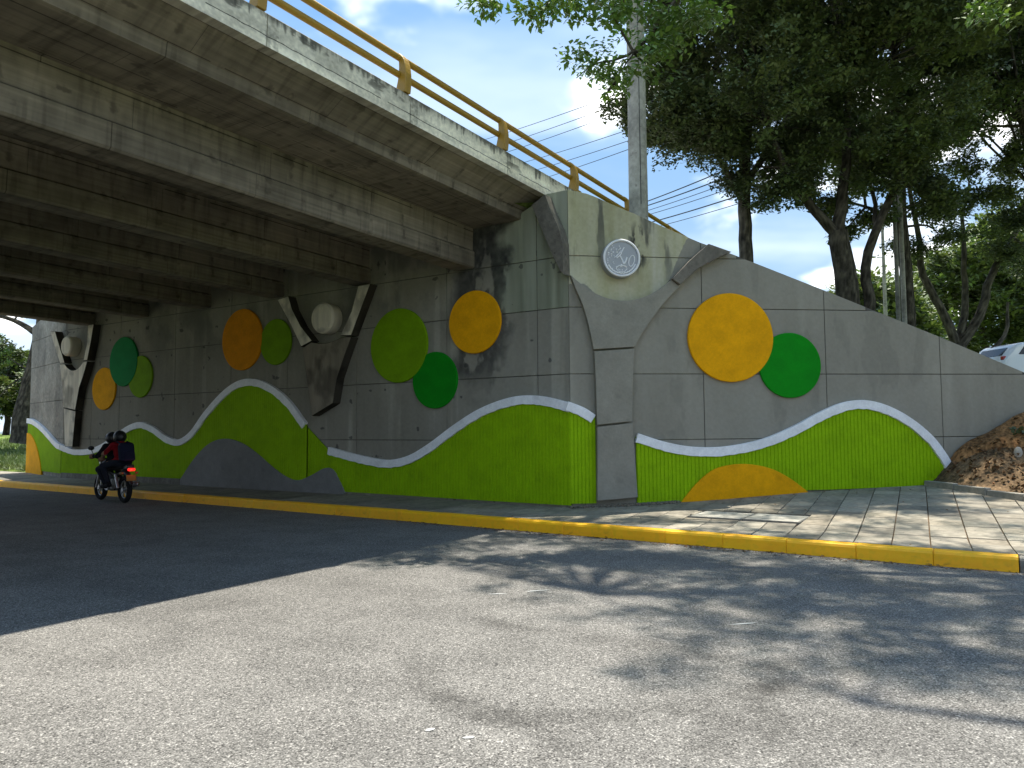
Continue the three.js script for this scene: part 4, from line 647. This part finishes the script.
// unseen trees added beyond the far mouth and across the road, blocking low sky
{
  const addedTree = (X, Z, h, w, lb, seed) => tree('roadside_tree', lb, [X, 0, Z], 'unseen trees added to block the low sky', [[[[0, 0, 0], [0.2, h * 0.25, 0.1], [0, h * 0.5, 0]], 0.4, 0.22], [[[0, h * 0.4, 0], [w * 0.4, h * 0.6, 0.4]], 0.16, 0.06], [[[0, h * 0.4, 0], [-w * 0.4, h * 0.62, -0.5]], 0.16, 0.06]], randClumps(seed, 52, [0, h * 0.68, 0, w, h * 0.24, w * 0.9], 1.8, 80), { seed: seed + 1, bark: M.barkDark, sprig: sprigFar, leaf: M.leafOlive });
  [[-41, 19.6, 13, 8.5, 'unseen olive tree added across the far road, closest to the overpass'], [-52, 19.6, 13, 7, 'unseen olive tree added farthest along the far road']].forEach(([x, z, h, w, lb], i) => { const [X, Z] = FK.to(x, z); addedTree(X, Z, h, w, lb, 500 + 3 * i); });
  [[19, 22], [25, 12]].forEach(([x, z], i) => { const [X, Z] = FK.to(x, z); addedTree(X, Z, 11, 6, ['unseen olive tree added across the road from the paved pavement', 'unseen olive tree added at the road end past the earth mound'][i], 530 + 3 * i); });
}
struct('grass_bank', gridMesh(50, 40, (u, v) => { const x = mix(-80, -25.2, u), z = mix(-2.5, -40, v), [X, Z] = FK.to(x, z); return [X, 0.16 + 1.1 * sm(-2.5, -14, z) + 0.25 * (fb(X * 0.3, Z * 0.3, 4, 331) - 0.5) * sm(-2.5, -6, z), Z]; }), M.grass);

// ---------------------------------------------------------------- pole, wires, posts, lamp
{
  const py = bankAt(2.7, -15.5) - 0.3, prof = []; for (let i = 0; i <= 8; i++) prof.push(new THREE.Vector2(mix(0.205, 0.165, i / 8), i * 1.6)); prof.push(new THREE.Vector2(0, 12.8));
  const t = thing('utility_pole', 'tall pale round concrete utility pole standing just behind the wing wall', 'pole', [2.72, py, -15.5]); const g = new THREE.LatheGeometry(prof, 24), uv = g.attributes.uv; for (let i = 0; i < uv.count; i++) uv.setXY(i, uv.getX(i) * 1.2, uv.getY(i) * 12.8);
  part('pole_shaft', g, M.pole, t); part('steel_strap', tube([[-0.2, 6.0, 0], [-0.199, 6.05, 0]], 0.21, 16), M.steel, t).position.x = 0.2; part('crossarm', boxAt(1.8, 0.10, 0.10, 0, 12.2, 0.24), M.steel, t);
  part('ground_wire', tube([[0.02, 1, 0.21], [0.02, 5, 0.195], [0.02, 10, 0.18]], 0.006, 6), M.wire, t);
  const lines = [
    [[-5.80, 24.36, -60.0], [4.88, 14.30, -27.0], 'topmost of the wires crossing the sky to the pole\'s left'],
    [[-5.80, 23.43, -60.0], [5.06, 13.99, -27.0], 'second highest wire in the sky left of the pole'],
    [[-5.81, 22.67, -60.0], [5.24, 13.72, -27.0], 'third wire down in the sky left of the pole'],
    [[-2.50, 22.56, -60.0], [5.60, 13.03, -27.0], 'fourth wire down left of the pole, under the open gap'],
    [[-2.51, 21.64, -60.0], [5.59, 12.61, -27.0], 'fifth wire down left of the pole, above the lowest one'],
    [[-2.51, 20.63, -60.0], [5.59, 12.31, -27.0], 'lowest wire left of the pole, close above the railing'],
    [[5.44, 15.73, -50.0], [8.95, 11.26, -26.0], 'thick topmost cable between the pole and the mottled trunk'],
    [[5.44, 15.59, -50.0], [8.94, 10.93, -26.0], 'second cable between the pole and the mottled trunk'],
    [[5.43, 15.31, -50.0], [8.94, 10.68, -26.0], 'third cable between the pole and the mottled trunk'],
    [[5.43, 15.10, -50.0], [8.93, 10.42, -26.0], 'fourth cable between the pole and the mottled trunk'],
    [[5.42, 14.61, -50.0], [9.10, 10.09, -26.0], 'fifth cable between the pole and the mottled trunk'],
    [[5.42, 14.27, -50.0], [9.27, 9.84, -26.0], 'lowest cable between the pole and the mottled trunk']];
  lines.forEach(([a, b, lb], i) => { const n = 14, P = []; for (let k = 0; k <= n; k++) { const s = k / n; P.push([mix(a[0], b[0], s), mix(a[1], b[1], s) - 0.35 * 4 * s * (1 - s) * 0.5, mix(a[2], b[2], s)]); } solo('overhead_wire', tube(P, i === 6 || i === 7 || i === 10 ? 0.026 : 0.015, 5), M.wire, lb, 'wire', undefined, 0, 'overhead wires'); });
  for (const [x, z, w, lb] of [[12.42, -23.6, 0.07, 'slim dark concrete post of the pair beside the black trunk'], [12.72, -23.8, 0.078, 'pale concrete post of the pair beside the black trunk']]) solo('concrete_post', tube([[0, 0, 0], [0, 3, 0], [0, 6.5, 0]], [w, w * 0.95, w * 0.85], 10), w > 0.075 ? M.concrete : M.concreteDark, lb, 'post', [x, bankAt(x, z) - 0.3, z], 0, 'concrete posts beside the black trunk');
  const lt = thing('street_lamp', 'thin pale street lamp with a short arm behind the wing wall', 'street lamp', [17.3, 2.4, -34]);
  part('lamp_post', tube([[0, 0, 0], [0, 5, 0], [0, 9.5, 0]], [0.10, 0.08, 0.06], 10), M.pole, lt); part('lamp_arm', tube([[0, 6.9, 0], [-0.3, 6.93, 0]], 0.03, 8), M.steel, lt);
  const lh = new THREE.SphereGeometry(0.3, 14, 8); lh.scale(1, 0.2, 0.4); lh.translate(-0.6, 6.95, 0); part('lamp_head', lh, M.steel, lt);
}

// ---------------------------------------------------------------- white car on the road behind the wall
{
  const cx = 18.3, cz = -25.4, y0 = 2.78, t = thing('parked_car', 'white hatchback seen above the low end of the wing wall', 'car', [cx, y0, cz], 0.06);
  const paint = new THREE.MeshPhysicalMaterial({ color: lin(0.78, 0.79, 0.80), roughness: 0.35, clearcoat: 0.8, clearcoatRoughness: 0.08 }), glass = std({ color: lin(0.012, 0.014, 0.016), roughness: 0.08 });
  const body = smoothLine([[-2.0, 0.35], [-2.08, 0.6], [-2.06, 0.9], [-1.98, 1.02], [-1.75, 1.3], [-1.55, 1.45], [-1.2, 1.52], [-0.3, 1.55], [0.2, 1.48], [0.9, 1.06], [1.7, 0.96], [2.05, 0.8], [2.1, 0.5], [2.0, 0.32]], 60);
  const g = new THREE.ExtrudeGeometry(shapeOf([...body, [-1.0, 0.28]]), { depth: 1.42, bevelEnabled: true, bevelThickness: 0.14, bevelSize: 0.10, bevelOffset: -0.10, bevelSegments: 5 }); g.translate(0, 0, -0.71); part('body', toCreasedNormals(g, 0.5), paint, t);
  const win = (pts, name) => { for (const s of [-1, 1]) { const w = new THREE.ExtrudeGeometry(shapeOf(pts), { depth: 0.015, bevelEnabled: false }); w.translate(0, 0, s > 0 ? 0.843 : -0.858); part(name, w, glass, t); } };
  win([[-1.55, 1.10], [-1.35, 1.36], [-1.0, 1.42], [-0.35, 1.43], [-0.35, 1.05]], 'side_window'); win([[-0.29, 1.05], [-0.29, 1.43], [0.1, 1.38], [0.7, 1.08]], 'side_window');
  const rw = new THREE.BoxGeometry(0.03, 0.34, 1.2); rw.rotateZ(-0.68); rw.translate(-1.83, 1.20, 0); part('rear_window', rw, glass, t);
  for (const s of [-1, 1]) { part('tail_light', new RoundedBoxGeometry(0.34, 0.13, 0.12, 2, 0.03).translate(-1.9, 0.98, s * 0.74), std({ color: lin(0.35, 0.01, 0.012), roughness: 0.2 }), t); part('headlight', new RoundedBoxGeometry(0.3, 0.12, 0.3, 2, 0.03).translate(1.9, 0.8, s * 0.6), M.steel, t); }
  for (const x of [-1.28, 1.3]) for (const s of [-1, 1]) { const w = part('wheel', new THREE.TorusGeometry(0.25, 0.09, 10, 26).translate(x, 0.33, s * 0.76), M.rubber, t); part('rim', new THREE.CylinderGeometry(0.2, 0.2, 0.12, 20).rotateX(Math.PI / 2).translate(x, 0.33, s * 0.78), M.steel, w); }
}

// ---------------------------------------------------------------- motorcycle and its two riders
{
  const heading = Math.atan2(0.64, -0.77), pos = [-9.02, 0, -16.8];            // local +x runs along the kerb, away from the viewer
  const t = thing('motorcycle', 'black motorcycle with lit red tail light riding beside the kerb', 'motorcycle', pos, heading);
  const wheel = (x) => { const w = part('wheel', new THREE.TorusGeometry(0.245, 0.055, 12, 36).translate(x, 0.30, 0), M.rubber, t); const rim = [new THREE.TorusGeometry(0.195, 0.016, 6, 30).translate(x, 0.30, 0), new THREE.CylinderGeometry(0.05, 0.05, 0.12, 12).rotateX(Math.PI / 2).translate(x, 0.3, 0)]; for (let k = 0; k < 5; k++) rim.push(new THREE.BoxGeometry(0.025, 0.19, 0.03).translate(0, 0.1, 0).rotateZ(k * 1.2566).translate(x, 0.3, 0)); part('rim', mergeGeometries(rim), M.steel, w); };
  wheel(0.64); wheel(-0.62);
  for (const s of [-1, 1]) { part('fork', tube([[0.64, 0.30, s * 0.10], [0.46, 0.72, s * 0.10], [0.38, 0.94, s * 0.10]], [0.024, 0.022, 0.02], 10), M.steel, t); part('shock_absorber', tube([[-0.56, 0.34, s * 0.12], [-0.42, 0.62, s * 0.12]], 0.03, 8), M.steel, t); }
  part('frame', mergeGeometries([tube([[0.36, 0.88, 0], [0.0, 0.62, 0.0], [-0.3, 0.62, 0], [-0.75, 0.76, 0]], 0.03, 8), tube([[0.36, 0.84, 0], [0.28, 0.45, 0], [0.1, 0.26, 0], [-0.25, 0.28, 0], [-0.62, 0.30, 0]], 0.028, 8)]), M.black, t);
  part('engine', mergeGeometries([new RoundedBoxGeometry(0.36, 0.28, 0.24, 3, 0.05).translate(0.05, 0.40, 0), new THREE.CylinderGeometry(0.085, 0.085, 0.24, 18).rotateZ(-0.5).translate(0.17, 0.56, 0).toNonIndexed(), new THREE.CylinderGeometry(0.12, 0.12, 0.30, 20).rotateX(Math.PI / 2).translate(-0.02, 0.38, 0).toNonIndexed()].map((g) => g.index ? g.toNonIndexed() : g)), M.steel, t);
  const tank = new THREE.SphereGeometry(1, 24, 16); tank.scale(0.27, 0.13, 0.14); tank.rotateZ(0.12); tank.translate(0.2, 0.80, 0); part('fuel_tank', tank, M.black, t);
  part('seat', new RoundedBoxGeometry(0.72, 0.09, 0.24, 3, 0.04).rotateZ(-0.08).translate(-0.35, 0.76, 0), M.rubber, t);
  part('tail_cowl', new RoundedBoxGeometry(0.34, 0.11, 0.16, 3, 0.04).rotateZ(-0.22).translate(-0.74, 0.77, 0), M.black, t);
  part('handlebar', tube([[0.30, 1.0, -0.36], [0.36, 1.0, -0.2], [0.40, 0.95, 0], [0.36, 1.0, 0.2], [0.30, 1.0, 0.36]], 0.016, 8), M.black, t);
  for (const s of [-1, 1]) { const m = part('mirror', new THREE.SphereGeometry(0.07, 12, 8).scale(0.35, 0.7, 1).translate(0.36, 1.2, s * 0.34), M.black, t); part('mirror_stem', tube([[0.33, 1.0, s * 0.27], [0.36, 1.15, s * 0.33]], 0.008, 6), M.black, m); part('turn_signal', new THREE.SphereGeometry(0.04, 10, 8).scale(1.3, 0.8, 1).translate(-0.82, 0.66, s * 0.16), std({ color: lin(0.3, 0.16, 0.05), roughness: 0.4 }), t); }
  part('headlight', new THREE.SphereGeometry(0.10, 16, 12).scale(0.7, 1, 1).translate(0.52, 0.86, 0), M.steel, t);
  part('exhaust', tube([[0.22, 0.50, 0.14], [0.26, 0.26, 0.15], [-0.2, 0.24, 0.16], [-0.45, 0.34, 0.17], [-0.86, 0.42, 0.17]], [0.022, 0.022, 0.024, 0.05, 0.05], 12), M.steel, t);
  part('fender', tube([[-0.95, 0.42, 0], [-0.86, 0.56, 0], [-0.7, 0.66, 0], [-0.5, 0.66, 0]], [0.03, 0.05, 0.06, 0.06], 8), M.black, t); part('fender', tube([[0.36, 0.44, 0], [0.46, 0.58, 0], [0.62, 0.63, 0], [0.80, 0.58, 0]], [0.03, 0.055, 0.055, 0.03], 8), M.black, t);
  const pl = part('licence_plate', new RoundedBoxGeometry(0.012, 0.13, 0.21, 1, 0.004).rotateZ(-0.2).translate(-0.93, 0.56, 0), std({ color: lin(0.26, 0.15, 0.015), roughness: 0.6 }), t); void pl;
  part('tail_light', new RoundedBoxGeometry(0.05, 0.065, 0.16, 2, 0.02).translate(-0.93, 0.74, 0), std({ color: lin(0.5, 0.01, 0.01), emissive: lin(1, 0.03, 0.02), emissiveIntensity: 0.35, roughness: 0.3 }), t);
  const c = Math.cos(heading), s0 = Math.sin(heading), lx = -0.99, pt = new THREE.PointLight(new THREE.Color(1, 0.06, 0.04), 0.012, 4, 2); pt.position.set(pos[0] + lx * c, 0.74, pos[2] - lx * s0); pt.castShadow = true; scene.add(pt);

  // riders: one continuous body each, from tapered bones joined by a smooth minimum
  function body(bones, R, centre, half, colour) {
    const mc = new MarchingCubes(R, M.black, false, false, 120000), f = mc.field, k = 0.035;
    const B = bones.map(([a, b, ra, rb]) => [a, b, ra, rb, [b[0] - a[0], b[1] - a[1], b[2] - a[2]]]).map((q) => [...q, q[4][0] ** 2 + q[4][1] ** 2 + q[4][2] ** 2 + 1e-9]);
    for (let z = 0; z < R; z++) for (let y = 0; y < R; y++) for (let x = 0; x < R; x++) {
      const X = centre[0] + (x - R / 2) / (R / 2) * half, Y = centre[1] + (y - R / 2) / (R / 2) * half, Z = centre[2] + (z - R / 2) / (R / 2) * half; let e = 0, near = 9;
      for (const [a, , ra, rb, d, dd] of B) { const px = X - a[0], py = Y - a[1], pz = Z - a[2], s = clamp((px * d[0] + py * d[1] + pz * d[2]) / dd), q = Math.hypot(px - s * d[0], py - s * d[1], pz - s * d[2]) - mix(ra, rb, s); if (q < near) near = q; if (q < 0.25) e += Math.exp(-q / k * 2.2); }
      f[x + y * R + z * R * R] = e > 0 ? Math.log(e) * k / 2.2 : -near;
    }
    mc.isolation = 0; mc.update();
    const n = mc.count, pos2 = new Float32Array(n * 3), col = new Float32Array(n * 3);
    for (let i = 0; i < n; i++) { for (let q = 0; q < 3; q++) pos2[i * 3 + q] = mc.positionArray[i * 3 + q] * half + centre[q]; const cc = colour(pos2[i * 3], pos2[i * 3 + 1], pos2[i * 3 + 2]); col.set(cc, i * 3); }
    let g = new THREE.BufferGeometry(); g.setAttribute('position', new THREE.BufferAttribute(pos2, 3)); g.setAttribute('color', new THREE.BufferAttribute(col, 3)); g = mergeVertices(g, 1e-4); g.computeVertexNormals(); return g;
  }
  const cloth = std({ vertexColors: true, roughness: 0.9 });
  const hand = (x, y, z, s, fx) => { const o = [[[x, y, z], [x + 0.06 * fx, y + 0.01, z], 0.034, 0.032]]; for (let i = 0; i < 4; i++) { const dz = (i - 1.5) * 0.021; o.push([[x + 0.06 * fx, y + 0.012, z + dz], [x + 0.105 * fx, y + 0.0, z + dz], 0.0105, 0.0095], [[x + 0.105 * fx, y, z + dz], [x + 0.11 * fx - (i === 3 ? 0.008 : 0), y - 0.045 + (i % 3) * 0.006, z + dz], 0.0095, 0.0085]); } o.push([[x + 0.02 * fx, y, z - s * 0.03], [x + 0.07 * fx, y - 0.03, z - s * 0.055], 0.012, 0.01]); return o; };
  function rider(o) {
    const [hx, hy] = o.hip, [sx, sy] = o.sh, [dx, dy] = o.head, b = [[[hx, hy, -0.07], [hx, hy, 0.07], 0.125, 0.125], [[hx, hy, 0], [mix(hx, sx, 0.55), mix(hy, sy, 0.55), 0], 0.13, 0.135], [[mix(hx, sx, 0.55), mix(hy, sy, 0.55), -0.05], [sx, sy - 0.05, -0.07], 0.12, 0.10], [[mix(hx, sx, 0.55), mix(hy, sy, 0.55), 0.05], [sx, sy - 0.05, 0.07], 0.12, 0.10], [[sx, sy, -0.15], [sx, sy, 0.15], 0.065, 0.065], [[sx, sy, 0], [dx, dy - 0.04, 0], 0.055, 0.055], [[dx, dy, 0], [dx + 0.02, dy - 0.05, 0], 0.09, 0.075], [[dx + 0.08, dy - 0.01, 0], [dx + 0.115, dy - 0.035, 0], 0.014, 0.018]];
    for (const s of [-1, 1]) { const z = (v) => s * v; b.push([[sx, sy - 0.01, z(0.18)], [o.el[0], o.el[1], z(o.el[2])], 0.056, 0.046], [[o.el[0], o.el[1], z(o.el[2])], [o.ha[0], o.ha[1], z(o.ha[2])], 0.043, 0.03], ...hand(o.ha[0], o.ha[1], z(o.ha[2]), s, 1), [[hx, hy, z(0.09)], [o.kn[0], o.kn[1], z(o.kn[2])], 0.10, 0.066], [[o.kn[0], o.kn[1], z(o.kn[2])], [o.an[0], o.an[1], z(o.an[2])], 0.062, 0.045], [[o.an[0] - 0.04, o.an[1] - 0.05, z(o.an[2])], [o.an[0] + 0.15, o.an[1] - 0.065, z(o.an[2])], 0.045, 0.036]); }
    return b;
  }
  const helmetGeo = () => { const g = new THREE.SphereGeometry(0.145, 26, 20); const p = g.attributes.position; for (let i = 0; i < p.count; i++) { let [x, y, z] = [p.getX(i), p.getY(i), p.getZ(i)]; if (y < -0.06) { y = -0.06 - (Math.abs(y) - 0.06) * 0.8; x *= 1.0; } if (x > 0.05) x *= 1.12; p.setXYZ(i, x * 1.05, y, z * 0.92); } g.computeVertexNormals(); return g; };
  const visor = () => { const g = new THREE.SphereGeometry(0.15, 20, 10, Math.PI * 0.62, Math.PI * 0.76, Math.PI * 0.36, Math.PI * 0.24); g.rotateY(Math.PI * 0); g.scale(1.12, 1, 0.94); return g; };
  const skin = [0.30, 0.17, 0.11], dark = [0.012, 0.012, 0.016], jean = [0.018, 0.021, 0.032], red = [0.22, 0.008, 0.014], shoe = [0.01, 0.01, 0.01];
  const d1 = { hip: [-0.10, 0.88], sh: [0.02, 1.24], head: [0.09, 1.42], el: [0.17, 1.03, 0.27], ha: [0.24, 1.02, 0.33], kn: [0.27, 0.72, 0.20], an: [0.0, 0.40, 0.17] };
  d1.el = [0.10, 1.02, 0.30];
  const p1 = thing('person', 'rider in black at the handlebar of the motorcycle, wearing a dark helmet', 'person', pos, heading, 'riders on the motorcycle');
  part('body', body(rider(d1), 100, [0.06, 0.85, 0], 0.78, (x, y, z) => y < 0.42 && x < 0.2 ? shoe : (y < 0.82 && Math.abs(z) < 0.32 && !(x > 0.15 && y > 0.92)) ? jean : (x > 0.22 && y > 0.9 && Math.abs(z) > 0.22 && y < 1.15) ? skin : dark), cloth, p1);
  const h1 = part('helmet', helmetGeo(), M.black, p1); h1.position.set(0.10, 1.42, 0); const v1 = part('visor', visor(), M.steel, h1); void v1;
  const d2 = { hip: [-0.48, 0.91], sh: [-0.38, 1.27], head: [-0.31, 1.45], el: [-0.22, 1.08, 0.29], ha: [-0.02, 0.96, 0.24], kn: [-0.06, 0.80, 0.25], an: [-0.26, 0.44, 0.20] };
  const p2 = thing('person', 'passenger in a red top sitting behind the driver with a backpack on', 'person', pos, heading, 'riders on the motorcycle');
  part('body', body(rider(d2), 100, [-0.25, 0.88, 0], 0.78, (x, y, z) => y < 0.46 ? shoe : (x > -0.27 && y > 0.9 && Math.abs(z) > 0.17 && y < 1.13) ? skin : (y < 0.95 || (x > -0.3 && y < 1.0)) ? jean : red), cloth, p2);
  const h2m = part('helmet', helmetGeo(), M.black, p2); h2m.position.set(-0.31, 1.45, 0); part('visor', visor(), M.steel, h2m);
  const bp = thing('backpack', 'dark blue backpack on the back of the red-clad passenger', 'backpack', pos, heading), navy = std({ color: lin(0.012, 0.014, 0.035), roughness: 0.8 });
  part('pack_body', new RoundedBoxGeometry(0.22, 0.44, 0.32, 5, 0.09).rotateZ(-0.22).translate(-0.66, 1.11, 0), navy, bp); part('front_pocket', new RoundedBoxGeometry(0.09, 0.22, 0.25, 4, 0.04).rotateZ(-0.22).translate(-0.79, 1.03, 0), navy, bp);
  for (const s of [-1, 1]) part('strap', tube([[-0.58, 1.30, s * 0.1], [-0.42, 1.345, s * 0.11], [-0.29, 1.24, s * 0.12], [-0.33, 1.08, s * 0.13], [-0.5, 0.98, s * 0.14]], 0.018, 8), navy, bp);
}

// ---------------------------------------------------------------- litter, weeds, grass
{
  const r = rng(91), leafG = leafSprig(2, 0.085, 0.026, 0.1, 5, 0), litM = std({ color: lin(0.16, 0.10, 0.055), roughness: 1, side: THREE.DoubleSide }), twig = [], weeds = [], onWalk = [];
  for (let i = 0; i < 4200; i++) { const s = 7.0 + 5.5 * r(), d = 0.2 + 6.5 * r(), [X, Z] = FW.to(s, d); if (X < edgeX(Z) + 0.1) continue; twig.push([X, moundH(s, d) + 0.012, Z]); }
  for (let i = 0; i < 500; i++) { const s = 7.6 + 4.5 * r(), d = 0.5 + 4.5 * r(); if (fb(s * 1.3, d * 1.3, 3, 341) < 0.53) continue; const [X, Z] = FW.to(s, d); weeds.push([X, moundH(s, d) + 0.06, Z]); }
  for (let i = 0; i < 420; i++) { const x = -7 + 10 * r(), z = -0.25 - 5.5 * r(), [X, Z] = FK.to(x, z), [, dw] = FW.from(X, Z), [, da] = FA.from(X, Z); if ((dw < 0.14 && da < 0.14) || X > edgeX(Z) - 0.1) continue; if (r() > sm(1.4, 0.1, Math.max(dw, da)) * 0.9 + 0.12) continue; onWalk.push([X, walk(x, z) + 0.012, Z]); }
  for (let i = 0; i < 700; i++) { const x = -9 + 13 * r(), [X, Z] = FK.to(x, 0.02 + 0.28 * r() * r()); onWalk.push([X, 0.008, Z]); }
  const a = scatter('leaf_litter', scene, leafG, litM, twig, 92, 0.6, 1.3); a.userData.label = 'dry brown leaf litter covering the earth mound'; a.userData.category = 'litter';
  const b = scatter('ground_weeds', scene, leafSprig(10, 0.10, 0.03, 0.14, 6, -0.5), M.leafOlive, weeds, 93); b.userData.label = 'small green weeds growing on the earth mound'; b.userData.category = 'weeds';
  const c = scatter('fallen_leaves', scene, leafSprig(1, 0.05, 0.016, 0, 7, 0), litM, onWalk, 94, 0.5, 1.2); c.userData.label = 'scattered dry leaves and grit along the pavement and gutter'; c.userData.category = 'litter';
  const crumbs = []; const rr = rng(95); for (let i = 0; i < 520; i++) { const s = -0.05 + 2.0 * rr(), d = 0.06 + 0.22 * rr() * rr(), [X, Z] = FW.to(s, d); crumbs.push([X, walkAt(X, Z) + 0.012, Z]); }
  const cg = new THREE.DodecahedronGeometry(0.022, 0), cr = scatter('rubble', scene, cg, std({ color: lin(0.16, 0.14, 0.115), roughness: 1 }), crumbs, 96, 0.4, 1.5); cr.userData.label = 'crumbled mortar and grit at the foot of the corner figure'; cr.userData.category = 'rubble';
  const stone = (x, z, sc, lb, col) => { const g = new THREE.IcosahedronGeometry(0.16, 2), p = g.attributes.position; for (let i = 0; i < p.count; i++) { const q = 0.8 + 0.45 * fb(p.getX(i) * 6 + x, p.getY(i) * 6 + p.getZ(i) * 4, 3, 351); p.setXYZ(i, p.getX(i) * q * sc[0], p.getY(i) * q * sc[1], p.getZ(i) * q * sc[2]); } const g2 = mergeVertices(g.deleteAttribute('normal').deleteAttribute('uv'), 1e-4); g2.computeVertexNormals(); const [X, Z] = FW.to(x, z); solo('stone', g2, std({ color: lin(...col), roughness: 0.95 }), lb, 'stone', [X, moundH(x, z) + 0.02, Z], 0.6, 'stones on the earth mound'); };
  stone(7.95, 0.9, [0.55, 0.8, 0.4], 'pale upright stone on the earth mound next to the bare clay', [0.40, 0.36, 0.29]); stone(8.1, 2.1, [0.6, 0.2, 0.4], 'small whitish stone low on the earth mound near the edging', [0.62, 0.60, 0.55]);
  const gr = [], rg = rng(97); for (let i = 0; i < 9000; i++) { const x = -26 - 24 * rg(), z = -2.6 - 20 * rg() * rg(), [X, Z] = FK.to(x, z); gr.push([X, 0.16 + 1.1 * sm(-2.5, -14, z) + 0.05, Z]); }
  const g3 = scatter('grass_tufts', scene, leafSprig(7, 0.22, 0.014, 0.12, 8, -1.2), M.leafFar, gr, 98); g3.userData.label = 'grass growing on the bank beyond the underpass'; g3.userData.category = 'grass';
}

renderer.render(scene, camera);
